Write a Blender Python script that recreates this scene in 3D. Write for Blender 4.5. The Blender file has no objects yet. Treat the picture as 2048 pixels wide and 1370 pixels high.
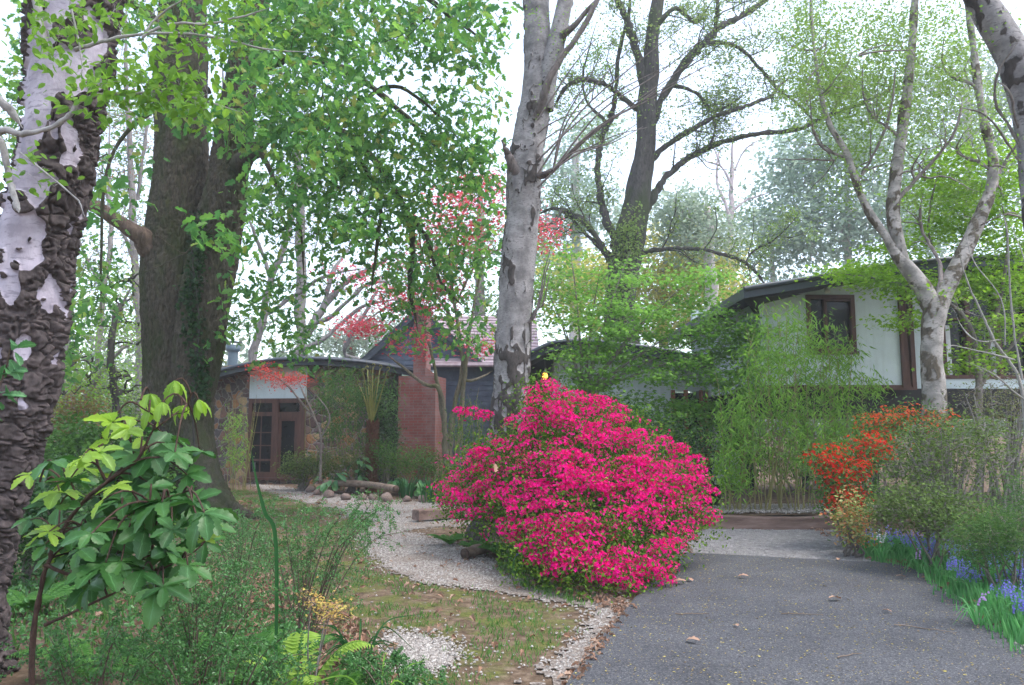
import bpy, math
import numpy as np
R = math.radians
rng = np.random.default_rng(11); np.seterr(all='ignore')
sc = bpy.context.scene
# ------------------------------------------------------------------ camera
FPX = 1562.0                      # focal length in pixels of the 2048 wide photograph
PITCH = math.atan(175 / FPX)
EYE = 1.6
cam_d = bpy.data.cameras.new('camera'); cam = bpy.data.objects.new('camera', cam_d)
sc.collection.objects.link(cam); sc.camera = cam
cam_d.sensor_width = 36; cam_d.lens = 36 * FPX / 2048
cam_d.clip_start = 0.05; cam_d.clip_end = 2000
cam.location = (0, 0, EYE); cam.rotation_euler = (math.pi / 2 + PITCH, 0, 0)
# ------------------------------------------------------------------ sky and sun
SUN_EL, SUN_AZ = 66, 105          # azimuth: degrees clockwise from +Y
world = bpy.data.worlds.new('World'); sc.world = world; world.use_nodes = True
wn = world.node_tree.nodes; wl = world.node_tree.links
sky = wn.new('ShaderNodeTexSky'); sky.sky_type = 'NISHITA'; sky.sun_disc = False
sky.sun_elevation = R(SUN_EL); sky.sun_rotation = R(SUN_AZ)
sky.air_density = 1.0; sky.dust_density = 2.5; sky.ozone_density = 1.0
hs = wn.new('ShaderNodeHueSaturation'); hs.inputs['Saturation'].default_value = 0.72
hs.inputs['Value'].default_value = 1.6
wl.new(sky.outputs[0], hs.inputs['Color']); wl.new(hs.outputs[0], wn['Background'].inputs[0])
wn['Background'].inputs[1].default_value = 0.15
sun_d = bpy.data.lights.new('sun', 'SUN'); sun_d.energy = 1.0; sun_d.angle = R(20); sun_d.color = (1, .98, .94)
sun = bpy.data.objects.new('sun', sun_d); sc.collection.objects.link(sun)
sun.rotation_euler = (R(90 - SUN_EL), 0, R(180 - SUN_AZ))
sc.view_settings.view_transform = 'Standard'; sc.view_settings.look = 'None'
sc.view_settings.exposure = 1.3; sc.view_settings.gamma = 1
sc.cycles.max_bounces = 6; sc.cycles.diffuse_bounces = 3; sc.cycles.transmission_bounces = 4
sc.cycles.transparent_max_bounces = 8; sc.cycles.volume_bounces = 1
# ------------------------------------------------------------------ helpers
cp, sp = math.cos(PITCH), math.sin(PITCH)
def W(px, py, D):
    """the point at depth D (metres along +Y) seen at a pixel of the photograph"""
    xc = (px - 1024) / FPX; yc = (685 - py) / FPX
    vy = cp - sp * yc; s = D / vy
    return np.array([xc * s, D, EYE + (sp + cp * yc) * s])
def G(px, py):
    xc = (px - 1024) / FPX; yc = (685 - py) / FPX
    s = -EYE / (sp + cp * yc)
    return np.array([xc * s, (cp - sp * yc) * s, 0.0])
def vhash(i, j, k, seed):
    n = (i * 73856093) ^ (j * 19349663) ^ (k * 83492791) ^ (seed * 2654435761)
    n = (n ^ (n >> 13)) * 1274126177
    n = n & 0xffffffff; n = n ^ (n >> 16)
    return (n & 0xffff) / 65535.0
def noise(p, s=1.0, seed=0, oct=1):
    p = np.asarray(p, float); out = 0; a = 1; tot = 0
    for o in range(oct):
        q = p * s; i = np.floor(q).astype(np.int64); f = q - i; f = f * f * (3 - 2 * f)
        v = 0
        for dx in (0, 1):
            for dy in (0, 1):
                for dz in (0, 1):
                    w = (f[..., 0] if dx else 1 - f[..., 0]) * (f[..., 1] if dy else 1 - f[..., 1]) * (f[..., 2] if dz else 1 - f[..., 2])
                    v = v + w * vhash(i[..., 0] + dx, i[..., 1] + dy, i[..., 2] + dz, seed + o)
        out = out + a * v; tot += a; a *= .5; s = s * 2
    return out / tot
def sstep(a, b, x):
    t = np.clip((x - a) / (b - a), 0, 1); return t * t * (3 - 2 * t)
def norm(v):
    return v / np.maximum(np.linalg.norm(v, axis=-1, keepdims=True), 1e-9)
def inpoly(P, poly):
    x, y = P[..., 0], P[..., 1]; c = np.zeros(x.shape, bool); n = len(poly)
    for i in range(n):
        x1, y1 = poly[i][0], poly[i][1]; x2, y2 = poly[i - 1][0], poly[i - 1][1]
        if y1 == y2: continue
        c ^= ((y1 > y) != (y2 > y)) & (x < (x2 - x1) * (y - y1) / (y2 - y1) + x1)
    return c
def gpoly(*pts): return [G(a, b)[:2] for a, b in pts]

class MB:
    def __init__(s): s.V = []; s.F = []; s.n = 0; s.A = []
    def add(s, V, F, mi=0, a=None):
        V = np.asarray(V, float).reshape(-1, 3); F = np.asarray(F, np.int64)
        s.V.append(V); s.F.append((F + s.n, mi)); s.n += len(V)
        s.A.append(np.zeros(len(V)) if a is None else np.asarray(a, float).reshape(-1))
        return s
    def box(s, x0, x1, y0, y1, z0, z1, mi=0, rot=0, c=None):
        V = np.array([[x, y, z] for x in (x0, x1) for y in (y0, y1) for z in (z0, z1)], float)
        if rot:
            c0 = np.array(c if c is not None else [(x0 + x1) / 2, (y0 + y1) / 2]); d = V[:, :2] - c0
            V[:, 0] = c0[0] + d[:, 0] * math.cos(rot) - d[:, 1] * math.sin(rot)
            V[:, 1] = c0[1] + d[:, 0] * math.sin(rot) + d[:, 1] * math.cos(rot)
        return s.add(V, [[0, 1, 3, 2], [4, 6, 7, 5], [0, 4, 5, 1], [2, 3, 7, 6], [0, 2, 6, 4], [1, 5, 7, 3]], mi)
    def seg(s, A, B, z0, z1, t, mi=0, f=0, z0b=None, z1b=None):
        """upright slab from plan point A to B, t thick (away from the camera), front moved f towards it"""
        A = np.array(A, float); B = np.array(B, float); d = norm(B - A); n = np.array([-d[1], d[0]])
        if n[1] < 0: n = -n
        z0b = z0 if z0b is None else z0b; z1b = z1 if z1b is None else z1b
        P = []
        for off in (-f, t):
            P += [[*(A + n * off), z0], [*(B + n * off), z0b], [*(B + n * off), z1b], [*(A + n * off), z1]]
        return s.add(P, [[0, 1, 2, 3], [5, 4, 7, 6], [0, 4, 5, 1], [3, 2, 6, 7], [0, 3, 7, 4], [1, 5, 6, 2]], mi)
    def tube(s, P, r, k=6, mi=0, cap=False):
        P = np.asarray(P, float); r = np.broadcast_to(np.asarray(r, float), (len(P),))
        return s.tubes(P[None], r[None], k, mi, cap)
    def tubes(s, P, r, k=3, mi=0, cap=False):
        m, n, _ = P.shape
        if m == 0: return s
        t = norm(np.gradient(P, axis=1))
        ref = np.where(np.abs(t[:, :1, 2:3]) > .8, np.array([[[1., 0.13, 0]]]), np.array([[[0, 0.1, 1.]]]))
        ref = np.broadcast_to(ref, t.shape)
        u = norm(np.cross(t, ref)); v = np.cross(t, u)
        a = np.arange(k) * 2 * math.pi / k
        V = P[:, :, None] + r[:, :, None, None] * (u[:, :, None] * np.cos(a)[None, None, :, None] + v[:, :, None] * np.sin(a)[None, None, :, None])
        i = np.arange(n - 1)[:, None] * k; j = np.arange(k)[None]; jj = (j + 1) % k
        F = np.stack([i + j, i + jj, i + k + jj, i + k + j], -1).reshape(-1, 4)
        F = (F[None] + (np.arange(m) * n * k)[:, None, None]).reshape(-1, 4)
        s.add(V.reshape(-1, 3), F, mi)
        if cap:
            for q in range(m):
                b = s.n - m * n * k + q * n * k
                s.F.append((np.array([[b + x for x in range(k)][::-1]]), mi)); s.F.append((np.array([[b + (n - 1) * k + x for x in range(k)]]), mi))
        return s
    def leaves(s, pos, d, nrm, size, tpl, mi=0):
        TV, TF = tpl[:2]; at = np.tile(tpl[2], len(pos)) if len(tpl) > 2 else None; d = norm(d); x = norm(np.cross(d, nrm)); z = np.cross(x, d)
        size = np.broadcast_to(np.asarray(size, float), (len(pos),))
        V = pos[:, None] + size[:, None, None] * (TV[None, :, 0:1] * x[:, None] + TV[None, :, 1:2] * d[:, None] + TV[None, :, 2:3] * z[:, None])
        F = (TF[None] + (np.arange(len(pos)) * len(TV))[:, None, None]).reshape(-1, TF.shape[1])
        return s.add(V.reshape(-1, 3), F, mi, at)
ORG = {}
def link(o, parent=None):
    sc.collection.objects.link(o)
    if parent is not None: o.parent = parent
    return o
def obj(name, mb, mats, parent=None, smooth=False, origin=None):
    org = ORG.get(parent.name, np.zeros(3)) if parent is not None else (np.asarray(origin, float) if origin is not None else np.zeros(3))
    V = np.concatenate(mb.V) - org
    me = bpy.data.meshes.new(name)
    me.vertices.add(len(V)); me.vertices.foreach_set('co', V.astype(np.float32).ravel())
    ls, lt, li, mi = [], [], [], []; st = 0
    for F, m in mb.F:
        n, k = F.shape; li.append(F.ravel()); lt.append(np.full(n, k)); ls.append(st + np.arange(n) * k); st += n * k; mi.append(np.full(n, m))
    li = np.concatenate(li); lt = np.concatenate(lt); ls = np.concatenate(ls); mi = np.concatenate(mi)
    me.loops.add(len(li)); me.loops.foreach_set('vertex_index', li.astype(np.int32))
    me.polygons.add(len(lt)); me.polygons.foreach_set('loop_start', ls.astype(np.int32)); me.polygons.foreach_set('loop_total', lt.astype(np.int32))
    me.polygons.foreach_set('material_index', mi.astype(np.int32))
    me.polygons.foreach_set('use_smooth', np.full(len(lt), smooth))
    A = np.concatenate(mb.A)
    if np.any(A):
        at = me.attributes.new('mask', 'FLOAT', 'POINT'); at.data.foreach_set('value', A.astype(np.float32))
    for m in (mats if isinstance(mats, (list, tuple)) else [mats]): me.materials.append(m)
    me.update(calc_edges=True)
    o = bpy.data.objects.new(name, me); link(o, parent)
    if parent is None: o.location = org
    ORG[o.name] = org
    return o
def pieces(name, mb, mat_, parent, smooth=False):
    """each added piece becomes a part of its own"""
    out = []; off = 0
    for i, V in enumerate(mb.V):
        m2 = MB(); m2.V = [V]; m2.A = [mb.A[i]]; m2.F = [(F - off, q) for F, q in mb.F if off <= F.min() < off + len(V)]; off += len(V); out.append(obj(name, m2, mat_, parent, smooth))
    return out
def tag(o, label=None, cat=None, group=None, kind=None):
    if label: o['label'] = label
    if cat: o['category'] = cat
    if group: o['group'] = group
    if kind: o['kind'] = kind
    return o
def thing(name, label, cat, loc=(0, 0, 0), group=None):
    o = bpy.data.objects.new(name, None); link(o); o.location = loc; ORG[o.name] = np.array(loc, float)
    return tag(o, label, cat, group)
def copy_tree(o, parent=None):
    c = o.copy(); sc.collection.objects.link(c); c.parent = parent
    for ch in o.children: copy_tree(ch, c)
    return c
# ------------------------------------------------------------------ materials
def nm(name):
    m = bpy.data.materials.new(name); m.use_nodes = True
    return m, m.node_tree.nodes, m.node_tree.links, m.node_tree.nodes['Principled BSDF'], m.node_tree.nodes['Material Output']
def ramp(n, stops, interp='LINEAR'):
    r = n.new('ShaderNodeValToRGB'); e = r.color_ramp.elements; r.color_ramp.interpolation = interp
    while len(e) < len(stops): e.new(.5)
    for i, (p, c) in enumerate(stops): e[i].position = p; e[i].color = (*c, 1) if len(c) == 3 else c
    return r
def coords(n, l, sc3=(1, 1, 1)):
    tc = n.new('ShaderNodeTexCoord'); mp = n.new('ShaderNodeMapping'); mp.inputs['Scale'].default_value = sc3
    l.new(tc.outputs['Object'], mp.inputs[0]); return mp.outputs[0]
def ntex(n, l, vec, scale, detail=6, rough=.6, dist=0):
    t = n.new('ShaderNodeTexNoise'); t.inputs['Scale'].default_value = scale; t.inputs['Detail'].default_value = detail
    t.inputs['Roughness'].default_value = rough; t.inputs['Distortion'].default_value = dist; l.new(vec, t.inputs['Vector']); return t.outputs['Fac']
def bump(n, l, h, b, strength=.5, dist=.02):
    bp = n.new('ShaderNodeBump'); bp.inputs['Strength'].default_value = strength; bp.inputs['Distance'].default_value = dist
    l.new(h, bp.inputs['Height']); l.new(bp.outputs[0], b.inputs['Normal']); return bp
def mixc(n, l, f, a, b, mode='MIX'):
    m = n.new('ShaderNodeMix'); m.data_type = 'RGBA'; m.blend_type = mode
    for s, v in ((m.inputs[0], f), (m.inputs[6], a), (m.inputs[7], b)):
        if hasattr(v, 'is_linked'): l.new(v, s)
        elif isinstance(v, (int, float)): s.default_value = v
        else: s.default_value = (*v, 1)
    return m.outputs[2]
def mottled(name, stops, scale=8, rough=.8, bs=.4, bd=.01, sc3=(1, 1, 1), detail=8, dist=0, spec=.3, r2=.65):
    m, n, l, b, o = nm(name); v = coords(n, l, sc3); f = ntex(n, l, v, scale, detail, r2, dist)
    r = ramp(n, stops); l.new(f, r.inputs[0]); l.new(r.outputs[0], b.inputs['Base Color'])
    b.inputs['Roughness'].default_value = rough; b.inputs['Specular IOR Level'].default_value = spec
    if bs: bump(n, l, f, b, bs, bd)
    return m
def leafmat(name, cols, trans=.35, rough=.55, spec=.14):
    """leaf colours vary from leaf to leaf; some light passes through"""
    m, n, l, b, o = nm(name); g = n.new('ShaderNodeNewGeometry')
    r = ramp(n, [(i / max(1, len(cols) - 1), c) for i, c in enumerate(cols)]); l.new(g.outputs['Random Per Island'], r.inputs[0])
    l.new(r.outputs[0], b.inputs['Base Color']); b.inputs['Roughness'].default_value = rough; b.inputs['Specular IOR Level'].default_value = spec
    t = n.new('ShaderNodeBsdfTranslucent'); x = n.new('ShaderNodeMixShader'); x.inputs[0].default_value = trans
    br = n.new('ShaderNodeHueSaturation'); br.inputs['Value'].default_value = 1.5; br.inputs['Saturation'].default_value = 1.05
    l.new(r.outputs[0], br.inputs['Color']); l.new(br.outputs[0], t.inputs[0])
    l.new(b.outputs[0], x.inputs[1]); l.new(t.outputs[0], x.inputs[2]); l.new(x.outputs[0], o.inputs[0])
    return m
def barkmat(name, dark, light, scale=14, stretch=.25, moss=None, bs=.8):
    m, n, l, b, o = nm(name); v = coords(n, l, (1, 1, stretch)); f = ntex(n, l, v, scale, 8, .7, .6)
    r = ramp(n, [(.3, dark), (.62, light)]); l.new(f, r.inputs[0]); c = r.outputs[0]
    if moss:
        v2 = coords(n, l, (1, 1, .4)); f2 = ntex(n, l, v2, 1.6, 5, .6); rr = ramp(n, [(.47, (0, 0, 0)), (.62, (1, 1, 1))]); l.new(f2, rr.inputs[0])
        mm = n.new('ShaderNodeMath'); mm.operation = 'MULTIPLY'; l.new(rr.outputs[0], mm.inputs[0]); mm.inputs[1].default_value = .75
        c = mixc(n, l, mm.outputs[0], c, moss)
    l.new(c, b.inputs['Base Color']); b.inputs['Roughness'].default_value = .9; b.inputs['Specular IOR Level'].default_value = .2
    bump(n, l, f, b, bs, .03); return m
def birchmat(name, white, grey, dark, thr=.5, lent=55, soft=.05, usemask=True, scale=3.2):
    """papery bark: pale skin with thin cross lines, dark rough bark where the vertex mask (or noise) says"""
    m, n, l, b, o = nm(name); v = coords(n, l, (1, 1, .55)); v2 = coords(n, l, (.35, .35, 1.0)); v3 = coords(n, l)
    pale = ntex(n, l, v3, 5, 6, .6); r1 = ramp(n, [(.35, grey), (.6, white)]); l.new(pale, r1.inputs[0])
    ln = ntex(n, l, v2, lent, 3, .6); r2 = ramp(n, [(.36, (0, 0, 0)), (.45, (1, 1, 1))]); l.new(ln, r2.inputs[0])
    c1 = mixc(n, l, r2.outputs[0], tuple(x * .75 + y * .15 for x, y in zip(grey, white)), r1.outputs[0])
    dk = ntex(n, l, v, scale * 5, 8, .7); r3 = ramp(n, [(.3, tuple(x * .35 for x in dark)), (.7, tuple(x * 1.9 for x in dark))]); l.new(dk, r3.inputs[0])
    at = n.new('ShaderNodeAttribute'); at.attribute_name = 'mask'
    nz = ntex(n, l, v, scale * 6, 6, .7); ad = n.new('ShaderNodeMath'); ad.operation = 'MULTIPLY_ADD'; l.new(nz, ad.inputs[0]); ad.inputs[1].default_value = .5
    l.new(at.outputs['Fac'], ad.inputs[2]); th = ramp(n, [(thr + .22 - soft, (0, 0, 0)), (thr + .22 + soft, (1, 1, 1))]); l.new(ad.outputs[0], th.inputs[0])
    c = mixc(n, l, th.outputs[0], c1, r3.outputs[0]); l.new(c, b.inputs['Base Color'])
    b.inputs['Roughness'].default_value = .75; b.inputs['Specular IOR Level'].default_value = .25
    h = n.new('ShaderNodeMath'); h.operation = 'ADD'; l.new(th.outputs[0], h.inputs[0]); l.new(dk, h.inputs[1]); bump(n, l, h.outputs[0], b, .7, .015)
    return m
def flat(name, c, rough=.6, spec=.4, metal=0, emit=None, es=0):
    m, n, l, b, o = nm(name); v = coords(n, l); f = ntex(n, l, v, 6, 6, .6)
    r = ramp(n, [(.3, tuple(x * .85 for x in c)), (.7, tuple(min(1, x * 1.1) for x in c))]); l.new(f, r.inputs[0]); l.new(r.outputs[0], b.inputs['Base Color'])
    b.inputs['Roughness'].default_value = rough; b.inputs['Specular IOR Level'].default_value = spec; b.inputs['Metallic'].default_value = metal
    if emit: b.inputs['Emission Color'].default_value = (*emit, 1); b.inputs['Emission Strength'].default_value = es
    return m
# ------------------------------------------------------------------ leaf shapes  (x across, y along, z up; length 1)
def fan(rim, c=(0, .45, 0)):
    V = np.array([c] + rim, float); n = len(rim)
    return V, np.array([[0, 1 + i, 1 + (i + 1) % n] for i in range(n)])
T_DIA = (np.array([[0, 0, 0], [.3, .45, .07], [0, 1, -.08], [-.3, .45, .07]], float), np.array([[0, 1, 2], [0, 2, 3]]))
T_OVAL = (np.array([[0, 0, 0], [.24, .28, .05], [.26, .62, .04], [0, 1, -.1], [-.26, .62, .04], [-.24, .28, .05]], float), np.array([[0, 1, 2, 3], [0, 3, 4, 5]]))
T_NARROW = (np.array([[0, 0, 0], [.095, .3, .02], [0, 1, -.16], [-.095, .3, .02]], float), np.array([[0, 1, 2], [0, 2, 3]]))
def lobed(w, lobes, depth, fold=.07):
    rim = [(0, 0, 0)]; side = []
    for i in range(lobes):
        t = (i + .6) / lobes; ww = w * math.sin(math.pi * min(1, t * .85 + .12)) ** .7
        side.append((ww, t * .92, fold)); side.append((ww * depth, (i + 1.1) / lobes * .92, fold * .5))
    rim += side + [(0, 1, -.1)] + [(-x, y, z) for x, y, z in side[::-1]]
    return fan(rim, (0, .5, 0))
T_OAK = lobed(.33, 3, .55)
def star(n=5, inner=.3, asp=1):
    rim = []
    for i in range(n):
        a = math.pi * (-.72 + 1.44 * i / (n - 1)); L = 1 - .35 * abs(i - (n - 1) / 2) / ((n - 1) / 2)
        rim.append((math.sin(a) * L * .62, .38 + math.cos(a) * L * .62, -.05 * L))
        if i < n - 1:
            b = math.pi * (-.72 + 1.44 * (i + .5) / (n - 1)); rim.append((math.sin(b) * inner, .38 + math.cos(b) * inner, .05))
    rim.append((0, 0, 0)); return fan(rim, (0, .38, .04))
T_STAR = star(5, .17); T_STAR7 = star(5, .12)
T_MAPLE = star(5, .33)
def flower():
    V = [[0, 0, -.35]]; F = []
    for i in range(5):
        a = i * 2 * math.pi / 5; b = 2 * math.pi / 10 * .86
        c0 = len(V)
        V += [[math.cos(a - b) * .5, math.sin(a - b) * .5, .02], [math.cos(a) * 1.0, math.sin(a) * 1.0, .12], [math.cos(a + b) * .5, math.sin(a + b) * .5, .02]]
        F.append([0, c0, c0 + 1, c0 + 2])
    return np.array(V, float) * .5, np.array(F)
T_FLOWER = flower()
def rnddir(n, up=0.0, s=1.0):
    v = rng.normal(size=(n, 3)) * s; v[:, 2] += up; return norm(v)
def spline(P, n, r=None):
    """Catmull-Rom through P, n samples per span"""
    P = np.asarray(P, float); Q = np.vstack([2 * P[0] - P[1], P, 2 * P[-1] - P[-2]]); out = []
    t = np.linspace(0, 1, n, endpoint=False)[:, None]
    for i in range(1, len(Q) - 2):
        a, b, c, d = Q[i - 1], Q[i], Q[i + 1], Q[i + 2]
        out.append(.5 * ((2 * b) + (c - a) * t + (2 * a - 5 * b + 4 * c - d) * t ** 2 + (3 * b - a - 3 * c + d) * t ** 3))
    out.append(P[-1:]); return np.vstack(out)
def pxline(pts, D, n=5, wob=0.0):
    """pixel polyline (px, py, radius px[, D]) -> world points and radii; the depth wanders so limbs are not in one plane"""
    P = []; r = []
    for i, p in enumerate(pts):
        d = p[3] if len(p) > 3 else D
        P.append(np.array([*W(p[0], p[1], d), p[2] * d / FPX]))
    S = spline(np.array(P), n); S[:, 3] = np.maximum(S[:, 3], .003)
    return S[:, :3], S[:, 3]
class Tree:
    ls = .72
    def __init__(s, name, label, cat, base, group=None, addbase=True):
        s.root = thing(name, label, cat, base, group); s.base = np.array(base, float)
        s.trunk = MB(); s.br = MB(); s.crown = MB(); s.S = np.zeros((0, 3)); s.C = np.zeros((0, 3))
    def limb(s, pts, D, k=8, n=5, wob=.35, trunk=False, rough=0.0, attach=True):
        P, r = pxline(pts, D, n); r = r * (1 if trunk else s.ls)
        r[-4:] *= np.array([.85, .65, .4, .12])
        if wob:
            L = len(P); a = rng.uniform(0, 6.28); t = np.linspace(0, 1, L)
            P[:, 1] += wob * np.sin(t * 4 + a) * t
        q = rng.normal(size=P.shape) * (r[:, None] * .18); q[0] = 0; P = P + q
        (s.trunk if trunk else s.br).tube(P, r * (1 + .12 * rng.normal(size=len(r))), k)
        s.S = np.vstack([s.S, P]); return P, r
    def trunkmesh(s, pts, D, k=40, n=24, disp=None):
        P, r = pxline(pts, D, n); t = norm(np.gradient(P, axis=0)); u = norm(np.cross(t, np.array([0, 1., 0]) + 0 * t)); v = np.cross(t, u)
        a = np.arange(k) * 2 * math.pi / k
        dirs = u[:, None] * np.cos(a)[None, :, None] + v[:, None] * np.sin(a)[None, :, None]
        V = P[:, None] + dirs * r[:, None, None]
        d, m = disp(V, r, np.broadcast_to(a[None], V.shape[:2])) if disp else (0 * V[..., 0], 0 * V[..., 0])
        V = V + dirs * d[..., None]
        i = np.arange(len(P) - 1)[:, None] * k; j = np.arange(k)[None]; jj = (j + 1) % k
        F = np.stack([i + j, i + jj, i + k + jj, i + k + j], -1).reshape(-1, 4)
        s.trunk.add(V.reshape(-1, 3), F, 0, m.reshape(-1)); s.S = np.vstack([s.S, P]); return P, r
    def patch(s, px, py, rx, ry, D, dD, n):
        """n clump centres in an ellipsoid of radius rx, ry (pixels) and dD (metres)"""
        v = rnddir(n) * rng.uniform(.15, 1, (n, 1)) ** .5
        return np.array([W(px + a * rx, py + b * ry, D + c * dD) for a, b, c in v])
    def grow(s, C, r0=.012, per=.01, sag=.12, k=3, jit=.12, npt=6, mb=None):
        """joins every clump centre to the nearest bit of the tree by a bent twig"""
        C = np.asarray(C); s.C = np.vstack([s.C, C])
        S = s.S if len(s.S) else np.array([s.base])
        d0 = np.min(np.linalg.norm(C[:, None] - S[None, ::max(1, len(S) // 300)], axis=2), axis=1)
        buf = np.zeros((len(S) + len(C) * npt, 3)); buf[:len(S)] = S; m = len(S); PP = []; RR = []
        t = np.linspace(0, 1, npt)[:, None]
        for i in np.argsort(d0):
            c = C[i]; q = buf[:m]; dd = ((q - c) ** 2).sum(1); a = q[int(np.argmin(dd))]; L = math.sqrt(dd.min())
            P = a + (c - a) * t; P[:, 2] += L * sag * np.sin(t[:, 0] * math.pi)
            P[1:-1] += rng.normal(size=(npt - 2, 3)) * L * jit * .5
            buf[m:m + npt - 1] = P[1:]; m += npt - 1; PP.append(P); RR.append(np.linspace(r0 + per * L, r0 * .35, npt))
        s.S = buf[:m]
        (mb or s.br).tubes(np.array(PP), np.array(RR), k)
        return C
    def ramify(s, P, r, n, L, lv=2, up=.25, k=4, wig=.16, lo=.2, out=None):
        """wiggly side branches off a limb, and shorter ones off those"""
        G_ = []; m = len(P)
        for _ in range(n):
            i = int(rng.integers(int(m * lo), m - 1)); tg = norm(P[min(i + 1, m - 1)] - P[max(i - 1, 0)]); v = rnddir(1)[0]; v = norm(v - tg * (v @ tg) * .8 + tg * .45 + [0, 0, up])
            l = L * rng.uniform(.45, 1.15) * (1.2 - .7 * i / m); q = [P[i]]; d = v
            for s_ in range(7): d = norm(d + rng.normal(size=3) * wig * 1.6 + [0, 0, .04]); q.append(q[-1] + d * l / 7)
            q = np.array(q); r0 = min(r[i] * .6, .008 + l * .012); rr = np.linspace(r0, r0 * .2, 8); G_.append((q, rr))
        if G_: s.br.tubes(np.array([g_[0] for g_ in G_]), np.array([g_[1] for g_ in G_]), k); s.S = np.vstack([s.S] + [g_[0] for g_ in G_])
        if lv > 1:
            for q, rr in G_: s.ramify(q, rr, max(2, int(L * 2.2)), L * .5, lv - 1, up * .6, 3, wig * 1.1, .15)
    def leaf(s, C, per, spread, size, tpl, up=.0, flat=.5, hang=0.3, var=.3, mb=None, mi=0):
        n = len(C) * per; pos = np.repeat(C, per, 0) + rng.normal(size=(n, 3)) * np.asarray(spread)
        d = rnddir(n); d[:, 2] = d[:, 2] * .5 - hang; nr = rnddir(n); nr[:, 2] = np.abs(nr[:, 2]) + flat
        (mb or s.crown).leaves(pos, d, nr, size * rng.uniform(1 - var, 1 + var, n), tpl, mi)
    def done(s, bark, leafm, names=('trunk', 'branches', 'crown'), brmat=None):
        out = []
        if s.trunk.n: out.append(obj(names[0], s.trunk, bark, s.root, True))
        if s.br.n: out.append(obj(names[1], s.br, brmat or bark, s.root, True))
        if s.crown.n: out.append(obj(names[2], s.crown, leafm, s.root))
        return out
# ================================================================== GROUND
DRIVE = gpoly((1335, 1106), (1810, 1131), (1850, 1152), (1905, 1195), (2048, 1300)) + [(3.3, 4.2), (2.6, 1.5), (2.0, -3), (-2.3, -3), (-.9, 1.5)] + gpoly((1135, 1370), (1200, 1290), (1265, 1212), (1310, 1160))
PATH = gpoly((505, 968), (560, 972), (640, 985), (800, 1000), (930, 1006), (1010, 1030), (960, 1050), (880, 1052), (800, 1060), (930, 1090), (960, 1110), (1010, 1130), (1120, 1165), (1230, 1195), (1268, 1212),
             (1245, 1235), (1180, 1330), (1090, 1375), (1090, 1330), (1170, 1255), (1195, 1222), (1120, 1205), (1000, 1180), (860, 1165), (780, 1140), (730, 1105), (715, 1070), (760, 1042), (700, 1035), (690, 1022), (640, 1010), (560, 992))
PATCH = gpoly((785, 1262), (830, 1270), (900, 1295), (890, 1335), (815, 1345), (790, 1310))
EDGER = gpoly((1880, 1165), (1960, 1215), (2048, 1270), (2140, 1330), (2300, 1420), (2200, 1440), (2048, 1306), (1900, 1196))
GREY = gpoly((1320, 1112), (1390, 1068), (1430, 1047), (1560, 1048), (1665, 1056), (1700, 1080), (1745, 1098), (1820, 1128), (1812, 1137))
MOSS = gpoly((420, 975), (620, 990), (690, 1022), (760, 1045), (720, 1070), (745, 1135), (870, 1168), (1000, 1182), (1190, 1225), (1160, 1260), (1000, 1370), (700, 1370), (560, 1150), (400, 1060))
BED = [(1.2, 13.25), (7.2, 13.1), (8.5, 19), (1.0, 19)]
def wall_noise(P, s, seed): return noise(np.concatenate([P, np.zeros(P.shape[:-1] + (1,))], -1), s, seed, 3)
def jit(P, a=.35, s=1.6, seed=3):
    return P + a * (np.stack([wall_noise(P, s, seed), wall_noise(P, s, seed + 9)], -1) - .5)
def gz(x, y):
    x = np.asarray(x, float); y = np.asarray(y, float); P = np.stack([x, y], -1)
    z = .03 * (wall_noise(P, .6, 21) - .5) + .012 * (wall_noise(P, 3.5, 22) - .5)
    z = z + .16 * sstep(-1.6, -3.2, x) * sstep(9, 6, y) + .12 * sstep(4.6, 6, x) * sstep(12, 9, y)
    near = sstep(26, 40, y); return z - .02 + near * 1.2
xs = np.concatenate([-np.geomspace(150, 14.2, 18), np.arange(-14, 12.01, .1), np.geomspace(12.2, 150, 18)])
ys = np.concatenate([[-40, -20, -8, -4], np.arange(-2, 2, .4), np.arange(2, 20, .1), np.arange(20, 32, .3), np.geomspace(32.5, 170, 18)])
XX, YY = np.meshgrid(xs, ys); PP_ = np.stack([XX, YY], -1); ZZ = gz(XX, YY)
msk = np.zeros(XX.shape)
msk[inpoly(jit(PP_, .9, 1.1), MOSS)] = 1.0
nx, ny = len(xs), len(ys); i = np.arange(ny - 1)[:, None] * nx; j = np.arange(nx - 1)[None]
GF = np.stack([i + j, i + j + 1, i + j + 1 + nx, i + j + nx], -1).reshape(-1, 4)
g = MB(); g.add(np.stack([XX, YY, ZZ], -1), GF, 0, msk)
m, n, l, b, o = nm('earth'); v = coords(n, l)
f1 = ntex(n, l, v, 9, 8, .7); r1 = ramp(n, [(.3, (.045, .03, .02)), (.5, (.11, .075, .05)), (.68, (.2, .15, .11))]); l.new(f1, r1.inputs[0])
f2 = ntex(n, l, v, 2.3, 6, .65); f3 = ntex(n, l, v, 30, 4, .7)
rg = ramp(n, [(.3, (.035, .05, .014)), (.5, (.085, .1, .022)), (.7, (.15, .16, .035))]); l.new(f3, rg.inputs[0])
at = n.new('ShaderNodeAttribute'); at.attribute_name = 'mask'
th = ramp(n, [(.44, (.0, 0, 0)), (.6, (.85, .85, .85))]); l.new(f2, th.inputs[0])
mu = n.new('ShaderNodeMath'); mu.operation = 'MULTIPLY'; l.new(th.outputs[0], mu.inputs[0]); l.new(at.outputs['Fac'], mu.inputs[1])
c = mixc(n, l, mu.outputs[0], r1.outputs[0], rg.outputs[0]); l.new(c, b.inputs['Base Color']); b.inputs['Roughness'].default_value = .95
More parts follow.
